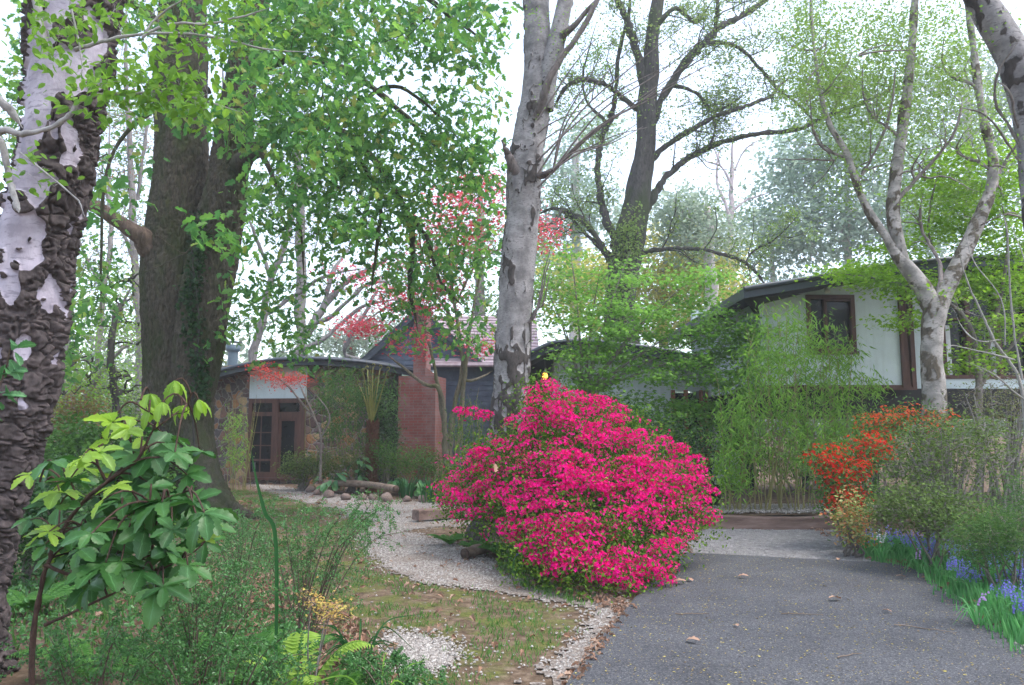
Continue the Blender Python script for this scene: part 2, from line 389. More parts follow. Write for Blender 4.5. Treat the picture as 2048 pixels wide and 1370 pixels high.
b.inputs['Specular IOR Level'].default_value = .15; bump(n, l, f1, b, .8, .03)
EARTH = m
tag(obj('ground', g, EARTH, smooth=True), kind='structure')

def sheet(poly, dz, step, jt=.25, seed=3, mb=None):
    A = np.array(poly); x0, y0 = A.min(0); x1, y1 = A.max(0)
    x = np.arange(x0 - .2, x1 + .2, step); y = np.arange(y0 - .2, y1 + .2, step); X, Y = np.meshgrid(x, y); Pc = np.stack([X + step / 2, Y + step / 2], -1)
    ins = inpoly(jit(Pc, jt, 2.2, seed) + rng.normal(size=Pc.shape) * jt * .12, poly)[:-1, :-1]
    n_ = len(x); ii, jj = np.nonzero(ins); a = ii * n_ + jj
    F = np.stack([a, a + 1, a + 1 + n_, a + n_], -1); used, inv = np.unique(F, return_inverse=True)
    V = np.stack([X.ravel(), Y.ravel(), gz(X, Y).ravel() + dz], -1)[used]
    return (mb or MB()).add(V, inv.reshape(F.shape))
pathm = mottled('pale grit', [(.3, (.06, .045, .035)), (.48, (.16, .13, .11)), (.62, (.32, .29, .26)), (.75, (.5, .47, .43))], 45, .9, .8, .02)
pm = sheet(PATH, .012, .05, .3); sheet(PATCH, .012, .05, .3, 5, pm)
def rocks(P, size, var=.35, flat=.6):
    """small faceted stones: squashed jittered octahedra"""
    O = np.array([[1, 0, 0], [0, 1, 0], [-1, 0, 0], [0, -1, 0], [0, 0, 1], [0, 0, -1]], float)
    Fo = np.array([[0, 1, 4], [1, 2, 4], [2, 3, 4], [3, 0, 4], [1, 0, 5], [2, 1, 5], [3, 2, 5], [0, 3, 5]])
    n = len(P); sz = size * rng.uniform(1 - var, 1 + var, n); a = rng.uniform(0, 6.28, n)
    V = O[None] * (1 + .3 * rng.normal(size=(n, 6, 1))) * np.array([1, .75, flat]); ca, sa = np.cos(a)[:, None], np.sin(a)[:, None]
    V = np.stack([V[..., 0] * ca - V[..., 1] * sa, V[..., 0] * sa + V[..., 1] * ca, V[..., 2]], -1)
    V = V * sz[:, None, None] + P[:, None]; F = (Fo[None] + (np.arange(n) * 6)[:, None, None]).reshape(-1, 3)
    return V.reshape(-1, 3), F
def scatter(poly, n, jt=.0):
    A = np.array(poly); x0, y0 = A.min(0); x1, y1 = A.max(0); out = np.zeros((0, 2))
    while len(out) < n:
        Q = rng.uniform((x0, y0), (x1, y1), (n * 2, 2)); Q = Q[inpoly(Q, poly)]; out = np.vstack([out, Q])
    out = out[:n]; return out + rng.normal(size=out.shape) * jt
def on(P, dz=0): return np.column_stack([P, gz(P[:, 0], P[:, 1]) + dz])
peb = mottled('white pebble', [(.3, (.1, .085, .075)), (.45, (.24, .215, .195)), (.6, (.38, .355, .33)), (.72, (.58, .55, .52))], 30, .8, .2, .005)
grit = MB()
Q = scatter(PATH, 34000, .1); Q = Q[wall_noise(Q, 1.7, 55) + .25 * wall_noise(Q, 6, 56) < .68 + .1 * rng.random(len(Q))]; Q = np.vstack([Q, scatter(PATCH, 1800, .09)])
grit.add(*rocks(on(Q, .014), .013))
Q = on(np.vstack([scatter(PATH, 3200, .28), scatter(PATCH, 500, .25), scatter(MOSS, 600, 0)]), .004)
grit.add(*rocks(Q, .013)); Q = np.vstack([on(scatter(EDGER, 1300, .03), .03)]); grit.add(*rocks(Q, .026))
po = obj('gravel_path', pm, pathm); tag(po, kind='structure')
tag(obj('gravel', grit, peb), kind='stuff')
greym = mottled('grey gravel bed', [(.3, (.09, .09, .09)), (.5, (.19, .185, .18)), (.7, (.36, .35, .34))], 90, .9, .9, .02)
tag(obj('gravel_forecourt', sheet(GREY, .012, .05, .2, 8), greym), kind='structure')
gs = MB(); gs.add(*rocks(on(scatter(GREY, 15000, .04), .014), .011)); greyp = mottled('grey chip', [(.3, (.11, .11, .11)), (.6, (.27, .26, .26)), (.75, (.5, .48, .46))], 9, .85, .2)
tag(obj('grey_gravel', gs, greyp), kind='stuff')
# driveway: a thick slab with slightly ragged worn edges
m, n, l, b, o = nm('asphalt'); v = coords(n, l)
f1 = ntex(n, l, v, 75, 4, .8); r1 = ramp(n, [(.33, (.014, .015, .018)), (.5, (.054, .057, .066)), (.62, (.12, .12, .128)), (.7, (.32, .31, .3))]); l.new(f1, r1.inputs[0])
f2 = ntex(n, l, v, 1.4, 6, .6); r2 = ramp(n, [(.3, (.7, .7, .71)), (.5, (.95, .95, .95)), (.7, (1.15, 1.14, 1.12))]); l.new(f2, r2.inputs[0])
c = mixc(n, l, 1.0, r1.outputs[0], r2.outputs[0], 'MULTIPLY')
f3 = ntex(n, l, v, 26, 5, .75); r3 = ramp(n, [(.63, (0, 0, 0)), (.72, (.7, .7, .7))]); l.new(f3, r3.inputs[0]); c = mixc(n, l, r3.outputs[0], c, (.15, .13, .05))
l.new(c, b.inputs['Base Color']); b.inputs['Roughness'].default_value = .85; b.inputs['Specular IOR Level'].default_value = .3; bump(n, l, f1, b, .7, .006)
d = MB(); P = np.array(DRIVE); Q = []
for i in range(len(P)):
    a_, b_ = P[i], P[(i + 1) % len(P)]; k_ = max(2, int(np.linalg.norm(b_ - a_) / .12))
    Q += [a_ + (b_ - a_) * t for t in np.linspace(0, 1, k_, endpoint=False)]
Q = np.array(Q); Q = Q + (np.stack([wall_noise(Q, 3, 31), wall_noise(Q, 3, 32)], -1) - .5) * .09
k_ = len(Q); ring = np.vstack([np.column_stack([Q, np.full(k_, .022)]), np.column_stack([Q, np.full(k_, -.15)])])
d.add(ring, [list(range(k_))[::-1]]) if False else d.add(ring, [[i_, (i_ + 1) % k_, k_ + (i_ + 1) % k_, k_ + i_] for i_ in range(k_)])
d.F.append((np.array([list(range(k_))]), 0))
tag(obj('driveway', d, m), kind='structure')
# flecks of catkin and grit on the drive
fl = MB(); Q = scatter(DRIVE, 16000, 0); Q = Q[(Q[:, 1] > 3.5)]; Q = np.column_stack([Q, np.full(len(Q), .026)])
dd = rnddir(len(Q)); dd[:, 2] = 0; up = np.tile([[0, 0, 1.]], (len(Q), 1)) + rng.normal(size=(len(Q), 3)) * .2
fl.leaves(Q, dd, up, rng.uniform(.006, .03, len(Q)) * rng.uniform(.4, 1, len(Q)), T_DIA)
tag(obj('catkin_litter', fl, leafmat('catkin', [(.3, .25, .06), (.42, .36, .12), (.2, .16, .07), (.3, .22, .1), (.12, .08, .05)], .1)), kind='stuff')
# raised bed behind the sleeper
bm_ = MB(); A = np.array(BED); x = np.arange(1.2, 8, .12); y = np.arange(13.26, 19, .12); X_, Y_ = np.meshgrid(x, y)
Z_ = .19 + .05 * (wall_noise(np.stack([X_, Y_], -1), 2.0, 41) - .4); n_ = len(x); i = np.arange(len(y) - 1)[:, None] * n_; j = np.arange(n_ - 1)[None]
bm_.add(np.stack([X_, Y_, Z_], -1), np.stack([i + j, i + j + 1, i + j + 1 + n_, i + j + n_], -1).reshape(-1, 4))
bm_.box(1.2, 7.9, 13.26, 18.9, -.1, .15)
tag(obj('bed_soil', bm_, EARTH), kind='structure')
bp = MB(); Q = rng.uniform((2.6, 13.35), (6.6, 14.8), (5200, 2)); bp.add(*rocks(np.column_stack([Q, .21 + .03 * rng.random(len(Q))]), .02)); tag(obj('bed_pebbles', bp, peb), kind='stuff')
# ================================================================== HOUSES
def X(px, D, py=860): return W(px, py, D)[0]
def Zp(py, D, px=1024): return W(px, py, D)[2]
frame_m = mottled('brown stained timber', [(.3, (.045, .02, .015)), (.6, (.1, .045, .032)), (.75, (.15, .075, .055))], 10, .6, .3, .005, (1, 1, .15))
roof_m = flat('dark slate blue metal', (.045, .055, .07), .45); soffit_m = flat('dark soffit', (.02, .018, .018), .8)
glass_m = flat('dark window glass', (.004, .006, .008), .1, .2)
curtain_m = flat('white curtain', (.6, .62, .62), .8)
render_m = mottled('pale grey render', [(.3, (.5, .565, .58)), (.6, (.57, .64, .655)), (.8, (.62, .69, .7))], 3, .85, .25, .006)
n, l = render_m.node_tree.nodes, render_m.node_tree.links; b = n['Principled BSDF']; v = coords(n, l, (5, 5, .35)); fs = ntex(n, l, v, 1.5, 6, .7); rs = ramp(n, [(.5, (1, 1, 1)), (.8, (.8, .8, .77))]); l.new(fs, rs.inputs[0]); src = b.inputs['Base Color'].links[0].from_socket; l.new(mixc(n, l, 1.0, src, rs.outputs[0], 'MULTIPLY'), b.inputs['Base Color'])
shade_m = flat('painted interior shade', (.008, .007, .007), .9)  # near-black colour stands in for shade inside porch, doorway and open bay
timber_m = mottled('orange timber post', [(.3, (.16, .055, .025)), (.6, (.28, .11, .05)), (.8, (.36, .16, .08))], 12, .7, .3, .005, (1, 1, .1))
# stone: rounded rubble in mixed brown, ochre, grey
m, n, l, b, o = nm('rubble stone'); v = coords(n, l, (1, 1, 1.25)); dn = ntex(n, l, v, 2.5, 2, .5)
va = n.new('ShaderNodeVectorMath'); va.operation = 'ADD'; l.new(v, va.inputs[0]); cx = n.new('ShaderNodeTexNoise'); cx.inputs['Scale'].default_value = 3; l.new(v, cx.inputs['Vector'])
vs = n.new('ShaderNodeVectorMath'); vs.operation = 'SCALE'; vs.inputs['Scale'].default_value = .28; l.new(cx.outputs['Color'], vs.inputs[0]); l.new(vs.outputs[0], va.inputs[1])
vo = n.new('ShaderNodeTexVoronoi'); vo.inputs['Scale'].default_value = 3.3; l.new(va.outputs[0], vo.inputs['Vector'])
ve = n.new('ShaderNodeTexVoronoi'); ve.feature = 'DISTANCE_TO_EDGE'; ve.inputs['Scale'].default_value = 3.3; l.new(va.outputs[0], ve.inputs['Vector'])
se = n.new('ShaderNodeSeparateColor'); l.new(vo.outputs['Color'], se.inputs[0])
rc = ramp(n, [(0, (.09, .055, .05)), (.18, (.2, .11, .08)), (.34, (.1, .085, .085)), (.5, (.3, .15, .07)), (.62, (.16, .11, .09)), (.76, (.36, .25, .14)), (.88, (.13, .09, .09)), (1, (.42, .36, .3))], 'CONSTANT'); l.new(se.outputs[0], rc.inputs[0])
ft = ntex(n, l, v, 16, 6, .7); rt = ramp(n, [(.3, (.65, .65, .65)), (.7, (1.35, 1.3, 1.25))]); l.new(ft, rt.inputs[0]); c = mixc(n, l, 1.0, rc.outputs[0], rt.outputs[0], 'MULTIPLY')
re = ramp(n, [(.02, (1, 1, 1)), (.05, (0, 0, 0))]); l.new(ve.outputs['Distance'], re.inputs[0]); c = mixc(n, l, re.outputs[0], c, (.24, .22, .2)); l.new(c, b.inputs['Base Color'])
b.inputs['Roughness'].default_value = .85; rh = ramp(n, [(0, (0, 0, 0)), (.12, (1, 1, 1))]); l.new(ve.outputs['Distance'], rh.inputs[0]); bump(n, l, rh.outputs[0], b, .8, .04); STONE = m
# brick
m, n, l, b, o = nm('red brick'); tc = n.new('ShaderNodeTexCoord'); sx = n.new('ShaderNodeSeparateXYZ'); l.new(tc.outputs['Object'], sx.inputs[0])
ad = n.new('ShaderNodeMath'); l.new(sx.outputs['X'], ad.inputs[0]); l.new(sx.outputs['Y'], ad.inputs[1]); cb = n.new('ShaderNodeCombineXYZ'); l.new(ad.outputs[0], cb.inputs['X']); l.new(sx.outputs['Z'], cb.inputs['Y'])
bt = n.new('ShaderNodeTexBrick'); bt.inputs['Scale'].default_value = 1; bt.inputs['Brick Width'].default_value = .23; bt.inputs['Row Height'].default_value = .086; bt.inputs['Mortar Size'].default_value = .008
bt.inputs['Color1'].default_value = (.2, .048, .035, 1); bt.inputs['Color2'].default_value = (.15, .045, .035, 1); bt.inputs['Mortar'].default_value = (.14, .1, .09, 1); l.new(cb.outputs[0], bt.inputs['Vector'])
v = coords(n, l); fw = ntex(n, l, v, 1.6, 7, .7); rw = ramp(n, [(.45, (0, 0, 0)), (.75, (.6, .6, .6))]); l.new(fw, rw.inputs[0]); c = mixc(n, l, rw.outputs[0], bt.outputs['Color'], (.26, .2, .19))
l.new(c, b.inputs['Base Color']); b.inputs['Roughness'].default_value = .9; bump(n, l, bt.outputs['Fac'], b, -.5, .01); BRICK = m
# tiles
m, n, l, b, o = nm('pink clay tiles'); v = coords(n, l); f = ntex(n, l, v, 4, 6, .7); r = ramp(n, [(.3, (.24, .17, .18)), (.55, (.36, .28, .295)), (.75, (.45, .38, .39))]); l.new(f, r.inputs[0]); l.new(r.outputs[0], b.inputs['Base Color']); b.inputs['Roughness'].default_value = .8; TILE = m
BOARD = mottled('slate blue weatherboard', [(.3, (.06, .075, .105)), (.6, (.09, .11, .15)), (.8, (.12, .14, .18))], 5, .6, .2, .004)

LH = thing('house', 'long low house of rubble stone, blue weatherboard and brick behind the garden beds', 'house', (-6, 24, 0))
A0, A1, A2, A3 = (X(375, 25.4), 25.4), (X(496, 24.1), 24.1), (X(611, 23.8), 23.8), (X(800, 24.8), 24.8)
w = MB(); w.seg(A0, A1, -.1, 3.62, .35); w.seg(A2, A3, -.1, 3.62, .35); w.seg(A1, A2, -.1, Zp(955, 24, 550), .35)
w.seg((A0[0], 31), A0, -.1, 3.5, .3)
obj('stone_wall', w, STONE, LH)
w = MB(); w.seg(A1, A2, Zp(797, 24, 550), 3.66, .3); obj('plaster_panel', w, render_m, LH)
def lerp(A, B, t): return (A[0] + (B[0] - A[0]) * t, A[1] + (B[1] - A[1]) * t)
def tp(px): return (px - 496) / (611 - 496)
zb, zt = Zp(955, 24, 550), Zp(797, 24, 550)
def zz(py): return Zp(py, 24, 550)
wf = MB()
for x0, x1, y0, y1, f in ((497, 504, 955, 797, .05), (545, 558, 955, 797, .06), (599, 610, 955, 797, .05)):
    wf.seg(lerp(A1, A2, tp(x0)), lerp(A1, A2, tp(x1)), zz(y0), zz(y1), .12, 0, f)
for x0, x1, y0, y1, f in ((504, 545, 806, 797, .04), (558, 599, 806, 797, .04), (504, 545, 832, 824, .045), (558, 599, 836, 824, .045), (504, 545, 955, 944, .045), (558, 599, 955, 948, .045),
                          (504, 545, 866, 864, .0), (504, 545, 892, 890, .0), (504, 545, 922, 918, .0), (521, 523, 944, 832, .002), (558, 563, 948, 836, .02), (590, 599, 948, 836, .02), (563, 590, 842, 836, .022)):
    wf.seg(lerp(A1, A2, tp(x0)), lerp(A1, A2, tp(x1)), zz(y0), zz(y1), .1, 0, f)
wo = obj('window', wf, frame_m, LH)
w = MB(); w.seg(lerp(A1, A2, tp(500)), lerp(A1, A2, tp(606)), zb, zt, .02, 0, -.09); obj('pane', w, glass_m, wo)
w = MB()
for x0, x1, y0, y1 in ((504, 510, 824, 806), (590, 597, 824, 806), (504, 513, 944, 925)):
    a_, b_ = lerp(A1, A2, tp(x0)), lerp(A1, A2, tp(x1)); w.seg(a_, b_, zz(y0), zz(y1), .02, 0, -.06)
pieces('curtain', w, curtain_m, wo)
w = MB(); w.seg(lerp(A1, A2, -.02), lerp(A1, A2, 1.02), zb - .07, zb - .003, .2, 0, .12); obj('sill', w, frame_m, wo)
# arched roof over the stone wing
ed = [(372, 762), (400, 753), (430, 743), (470, 732), (520, 722), (560, 717), (640, 716), (720, 722), (790, 732), (850, 746)]
TP = np.array([W(a, b_, 23.1 + abs(a - 600) / 250 * .9) for a, b_ in ed]); TP = spline(TP, 4); nb = len(TP)
bk = TP + np.array([.3, 6.5, 0]); bk[:, 2] = 3.95
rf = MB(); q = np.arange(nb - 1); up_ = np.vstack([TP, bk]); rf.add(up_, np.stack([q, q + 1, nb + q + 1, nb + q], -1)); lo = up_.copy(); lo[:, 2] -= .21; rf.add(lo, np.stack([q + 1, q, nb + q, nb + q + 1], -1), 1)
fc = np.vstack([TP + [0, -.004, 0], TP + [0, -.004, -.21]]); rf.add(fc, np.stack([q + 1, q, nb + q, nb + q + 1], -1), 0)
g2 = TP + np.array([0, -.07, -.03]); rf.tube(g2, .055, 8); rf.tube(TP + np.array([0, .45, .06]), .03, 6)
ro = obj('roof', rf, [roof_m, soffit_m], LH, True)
fm = MB(); c_ = W(465, 735, 27); fm.tube([c_ + [0, 0, -.3], c_ + [0, 0, .55]], [.17, .17], 14); fm.tube([c_ + [0, 0, .55], c_ + [0, 0, .6], c_ + [0, 0, .78], c_ + [0, 0, .8]], [.2, .24, .24, .02], 14); fm.tube([c_ + [0, 0, .88], c_ + [0, 0, .93]], [.3, .05], 14, cap=True)
obj('flue', fm, flat('grey blue steel flue', (.1, .14, .17), .4), ro, True)
# gable and weatherboards
DG = 25.8
def boards(mb, xa, xb, z0, z1, y, topf=None, h=.17):
    z = z0
    while z < z1:
        zt_ = min(z + h, z1); a_, b_ = (xa, xb) if topf is None else topf(z + h / 2)
        if b_ - a_ > .05: mb.add([[a_, y - .03, z], [b_, y - .03, z], [b_, y, zt_], [a_, y, zt_], [a_, y + .01, z], [b_, y + .01, z]], [[0, 1, 2, 3], [1, 0, 4, 5]])
        z += h
w = MB(); xe = X(1075, DG); boards(w, X(870, DG), xe, 0, Zp(728, DG), DG)
apx, apz = X(838, DG), Zp(622, DG); gl, gr, gez = X(728, DG), X(955, DG), Zp(722, DG)
boards(w, 0, 0, gez - .3, apz - .05, DG - .05, lambda z: (gl + (apx - gl) * max(0, (z - gez)) / (apz - gez) + .05, gr + (apx - gr) * max(0, (z - gez)) / (apz - gez) - .05))
w.box(X(745, DG), X(800, DG), DG + .05, DG + .2, 0, gez)
obj('weatherboard_wall', w, BOARD, LH)
w = MB(); t_ = .12
for (xa, za), (xb, zb_) in (((gl - .35, gez - .25), (apx, apz + .12)), ((gr + .2, gez - .1), (apx, apz + .12))):
    w.seg((xa, DG - .4), (xb, DG - .4), za - .26, za, .06, 0, 0, zb_ - .26, zb_)
    w.add([[xa, DG - .42, za + .02], [xb, DG - .42, zb_ + .02], [xb, DG + 3.4, zb_ + .02], [xa, DG + 3.4, za + .02]], [[0, 1, 2, 3]], 0)
    w.add([[xa, DG - .41, za - .1], [xb, DG - .41, zb_ - .1], [xb, DG + 3.4, zb_ - .1], [xa, DG + 3.4, za - .1]], [[3, 2, 1, 0]], 0)
obj('gable_roof', w, roof_m, LH)
w = MB(); zr, ze = Zp(632, DG + 4), Zp(728, DG - .4); yr, ye = DG + 4, DG - .45; xl, xr_ = X(850, DG), X(1080, DG); nr = 16
for k_ in range(nr):
    ta, tb = k_ / nr, (k_ + 1) / nr
    za, zb_ = ze + (zr - ze) * ta, ze + (zr - ze) * tb; ya, yb = ye + (yr - ye) * ta, ye + (yr - ye) * tb
    w.add([[xl, ya, za + .05], [xr_, ya, za + .05], [xr_, yb, zb_], [xl, yb, zb_], [xl, ya, za - .01], [xr_, ya, za - .01]], [[0, 1, 2, 3], [1, 0, 4, 5]])
w.add([[xl, yr, zr], [xr_, yr, zr], [xr_, yr + 4, ze], [xl, yr + 4, ze]], [[0, 1, 2, 3]]); w.add([[xr_, ye, ze], [xr_, yr, zr], [xr_, yr + 4, ze]], [[0, 1, 2]])
w.tube([[xl, ye - .06, ze - .05], [xr_, ye - .06, ze - .05]], .06, 8)
obj('tiled_roof', w, TILE, LH)
w = MB(); w.box(X(751, 25), X(802, 25), 24.4, 25.9, 0, 2.9); obj('porch_shade', w, shade_m, LH)  # solid near-black block painted as the shade of the porch void
# chimney
DC = 23.6; w = MB(); cx0, cx1 = X(794, DC), X(871, DC); cc = ((cx0 + cx1) / 2, DC)
w.box(cx0, cx1, DC - .0, DC + 1.3, -.1, Zp(752, DC), rot=-.16, c=cc)
sx0, sx1 = X(824, DC), X(850, DC)
zs = Zp(752, DC); w.add([[sx1 - .02, DC - .05, zs], [cx1 + .05, DC + .0, zs - .003], [cx1 + .05, DC + .8, zs - .003], [sx1 - .02, DC + .8, zs], [sx1 - .02, DC - .05, zs + .28], [sx1 - .02, DC + .8, zs + .28]], [[0, 1, 4, 4], [0, 1, 4, 4]][:0] + [[4, 1, 2, 5]]); w.add([[sx1 - .02, DC - .05, zs], [cx1 + .05, DC, zs - .003], [sx1 - .02, DC - .05, zs + .28]], [[0, 1, 2]])
w.box(sx0, sx1, DC + .02, DC + .6, zs - .02, Zp(612, DC), rot=-.16, c=((sx0 + sx1) / 2, DC)); zc = Zp(612, DC)
w.box(sx0 - .06, sx1 + .06, DC - .04, DC + .66, zc - .16, zc - .08, rot=-.16, c=((sx0 + sx1) / 2, DC)); w.box(sx0 - .03, sx1 + .03, DC - .01, DC + .63, zc - .08, zc + .02, rot=-.16, c=((sx0 + sx1) / 2, DC))
obj('chimney', w, BRICK, LH)
# low link wing
DM = 20.6
w = MB(); w.box(X(1118, DM), X(1345, DM), DM, DM + .2, 0, Zp(702, DM)); w.box(X(1345, DM), X(1535, DM), DM, DM + .2, Zp(782, DM), Zp(716, DM)); w.box(X(1118, DM) - .1, X(1118, DM) + .1, DM + .2, DM + 3, 0, 3.4)
obj('rendered_wall', w, render_m, LH)
w = MB(); w.box(X(1045, DM), X(1113, DM) - .0, DM + 1.6, DM + 2, 0, 3.7); w.box(X(1345, DM), X(1535, DM), DM + 1.2, DM + 1.3, 0, Zp(782, DM)); pieces('recess_shade', w, shade_m, LH)  # near-black panels: shade of the doorway and open bay put into colour
w = MB()
for a_, b_ in ((1345, 1352), (1371, 1378), (1402, 1408), (1413, 1418), (1480, 1488)): w.box(X(a_, DM - .3), X(b_, DM - .3), DM - .3, DM - .18, 0, Zp(780, DM - .3))
w.box(X(1345, DM - .3), X(1490, DM - .3), DM - .29, DM - .19, Zp(905, DM), Zp(900, DM)); pieces('timber_post', w, timber_m, LH)
w = MB(); w.box(X(1425, DM), X(1480, DM), DM - .1, DM - .05, .2, Zp(905, DM)); w.box(X(1420, DM), X(1440, DM), DM - .12, DM - .1, .3, Zp(850, DM)); pieces('white_panel', w, curtain_m, LH)
w = MB(); ed = [(1040, 712), (1060, 704), (1100, 685), (1140, 680), (1195, 681), (1260, 688), (1330, 698), (1400, 712), (1540, 722)]; DR = 19.8
TP = spline(np.array([W(a, b_, DR) for a, b_ in ed]), 3); nb = len(TP); bk = TP + np.array([0, 6, .1]); q = np.arange(nb - 1)
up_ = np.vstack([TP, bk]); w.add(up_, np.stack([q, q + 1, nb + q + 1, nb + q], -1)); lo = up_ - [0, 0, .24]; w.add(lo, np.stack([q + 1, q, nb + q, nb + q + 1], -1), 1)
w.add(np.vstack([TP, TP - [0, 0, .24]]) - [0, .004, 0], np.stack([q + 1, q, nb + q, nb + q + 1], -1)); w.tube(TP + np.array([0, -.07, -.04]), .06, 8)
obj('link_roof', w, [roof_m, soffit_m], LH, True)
# lamp by the entry
DL = 19.5; p0 = W(1090, 752, DL); LP = thing('lantern', 'small round lantern glowing amber in the dark entry above the pink azalea', 'lantern', tuple(p0))
w = MB(); zc = [(-.1, .02), (-.085, .05), (-.02, .075), (.05, .06), (.085, .03)]; w.tube([p0 + [0, 0, z] for z, _ in zc], [r for _, r in zc], 14, cap=True)
obj('globe', w, flat('amber lit glass', (.8, .5, .15), .4, emit=(1, .42, .05), es=1.2), LP, True)
w = MB(); w.tube([p0 + [0, 0, .075], p0 + [0, 0, .085], p0 + [0, 0, .13], p0 + [0, 0, .16]], [.085, .085, .035, .008], 12); w.tube([p0 + [0, 0, -.13], p0 + [0, 0, -.09]], [.01, .045], 10); [w.tube([p0 + [math.cos(q) * .045, math.sin(q) * .045, -.09], p0 + [math.cos(q) * .08, math.sin(q) * .08, 0], p0 + [math.cos(q) * .075, math.sin(q) * .075, .08]], .005, 4) for q in (0, 1.57, 3.14, 4.71)]; w.tube([p0 + [0, 0, .16], p0 + [0, .0, .8]], .006, 5); obj('cap_and_chain', w, flat('black iron', (.02, .02, .02), .5), LP, True)
w = MB(); w.tube([p0 + [0, 0, -.02], p0 + [0, 0, .03]], [.02, .026], 10, cap=True); obj('bulb', w, flat('lit bulb', (1, .8, .5), .4, emit=(1, .8, .4), es=9), LP, True)
# upper rendered house on the right
DH = 16.0
RH = thing('upper_house', 'raised grey rendered house with brown windows on a dark undercroft at the right', 'house', (6, DH, 0))
zf = Zp(775, DH, 1700)
def zx(px, py, D=DH): return Zp(py, D, px)
topl = [(1528, 600), (1600, 584), (1700, 562), (1812, 545)]
w = MB(); P = [[X(a, DH), DH, zx(a, b_)] for a, b_ in topl]
wx0, wx1, wz0, wz1 = X(1622, DH), X(1720, DH), zx(1670, 705), zx(1670, 590)
def zt_at(x):
    return np.interp(x, [p[0] for p in P], [p[2] for p in P])
def wallp(a_, b_, za, zb_=None):
    ta, tb = (zt_at(a_), zt_at(b_)) if zb_ is None else (zb_, zb_)
    w.seg((a_, DH), (b_, DH), za, ta, .2, 0, 0, za, tb)
wallp(P[0][0], wx0, zf); wallp(wx0, wx1, zf, wz0); wallp(wx0, wx1, wz1); wallp(wx1, P[3][0], zf)
w.box(P[0][0], P[0][0] + .2, DH + .2, DH + 6, zf, 4.3); xr1 = X(1838, DH)
w.box(xr1, X(1893, DH + .5), DH + .5, DH + .7, zf, 5); w.box(X(1893, DH + .5), X(2150, DH + .5), DH + .5, DH + .7, zf, Zp(752, DH + .5, 1990)); w.box(P[0][0], 13, DH + 6, DH + 6.2, zf, 5)
w.box(P[3][0], xr1 - .05, DH + .21, DH + .69, zf, 4.9)
obj('rendered_wall', w, render_m, RH)
w = MB(); fr = .085
for a_, b_, c_, e_ in ((wx0, wx1, wz1 - fr, wz1), (wx0, wx1, wz0, wz0 + fr), (wx0, wx0 + fr, wz0 + fr, wz1 - fr), (wx1 - fr, wx1, wz0 + fr, wz1 - fr)): w.box(a_, b_, DH - .05, DH + .1, c_, e_)
mx = X(1661, DH); w.box(mx - .03, mx + .03, DH - .03, DH + .09, wz0 + fr, wz1 - fr); w.box(mx + .03, wx1 - fr, DH - .02, DH + .08, wz1 - fr - .05, wz1 - fr - .003)
w.box(wx0 - .03, wx1 + .03, DH - .09, DH - .052, wz0 - .05, wz0 + .02)
wo = obj('window', w, frame_m, RH)
w = MB(); w.box(wx0 + fr, wx1 - fr, DH + .06, DH + .075, wz0 + fr, wz1 - fr); obj('pane', w, glass_m, wo)
w = MB(); w.box(X(1622, DH) + fr + .01, X(1634, DH), DH + .035, DH + .055, wz0 + fr, wz1 - fr - .4); pieces('curtain', w, curtain_m, wo)
w = MB()
for a_, b_, f_ in ((1809, 1815, .06), (1816, 1827, .02), (1828, 1834, .06), (1834, 1840, .0)): w.box(X(a_, DH), X(b_, DH) - .005, DH - f_, DH + .2, zf + .0, zx(a_, 548))
w.box(P[0][0], xr1, DH - .03, DH - .002, zf - .05, zf + .05); pieces('trim_board', w, frame_m, RH)
w = MB(); D2 = DH + .5; zb2, zt2 = Zp(752, D2, 1990), Zp(560, D2, 1990)
for a_, b_ in ((1893, 1901), (1943, 1953), (2006, 2014), (2070, 2080)): w.box(X(a_, D2), X(b_, D2), D2 - .04, D2 + .1, zb2, zt2)
w.box(X(1893, D2), X(2150, D2), D2 - .03, D2 + .09, zb2 - .06, zb2 + .02); w.box(X(1893, D2), X(2150, D2), D2 - .03, D2 + .09, zt2, zt2 + .1); w.box(X(1901, D2), X(2150, D2), D2 - .02, D2 + .08, Zp(640, D2), Zp(636, D2))
wo = obj('window', w, frame_m, RH); w = MB(); w.box(X(1893, D2) + .01, X(2150, D2), D2 + .1, D2 + .12, zb2, zt2); obj('pane', w, glass_m, wo)
w = MB()
for a_, b_ in ((1902, 1915), (1995, 2005)): w.box(X(a_, D2), X(b_, D2), D2 + .05, D2 + .09, zb2 + .03, Zp(650, D2))
pieces('curtain', w, curtain_m, wo)
w = MB(); w.box(P[0][0] + .4, 13, DH + .35, DH + 5.8, zf - .56, zf - .003); w.box(P[0][0] + .3, 13, DH + .3, DH + .345, zf - .36, zf - .05)  # deep dark slab stands in for the shaded gap below the floor; beam in front
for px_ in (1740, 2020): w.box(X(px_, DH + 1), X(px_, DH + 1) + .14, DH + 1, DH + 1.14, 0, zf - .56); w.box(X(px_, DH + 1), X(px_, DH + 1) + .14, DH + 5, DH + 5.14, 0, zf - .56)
pieces('undercroft_shade_and_beams', w, soffit_m, RH)
ed = [(1487, 577), (1520, 571), (1560, 565), (1640, 551), (1700, 540), (1800, 526), (1900, 517), (2000, 512), (2160, 510)]; DR = DH - .8
w = MB(); TP = spline(np.array([W(a, b_, DR) for a, b_ in ed]), 3); nb = len(TP); bk = TP + np.array([0, 7.6, .0]); q = np.arange(nb - 1); up_ = np.vstack([TP, bk])
w.add(up_, np.stack([q, q + 1, nb + q + 1, nb + q], -1)); w.add(up_ - [0, 0, .2], np.stack([q + 1, q, nb + q, nb + q + 1], -1), 1); w.add(np.vstack([TP, TP - [0, 0, .2]]) - [0, .004, 0], np.stack([q + 1, q, nb + q, nb + q + 1], -1))
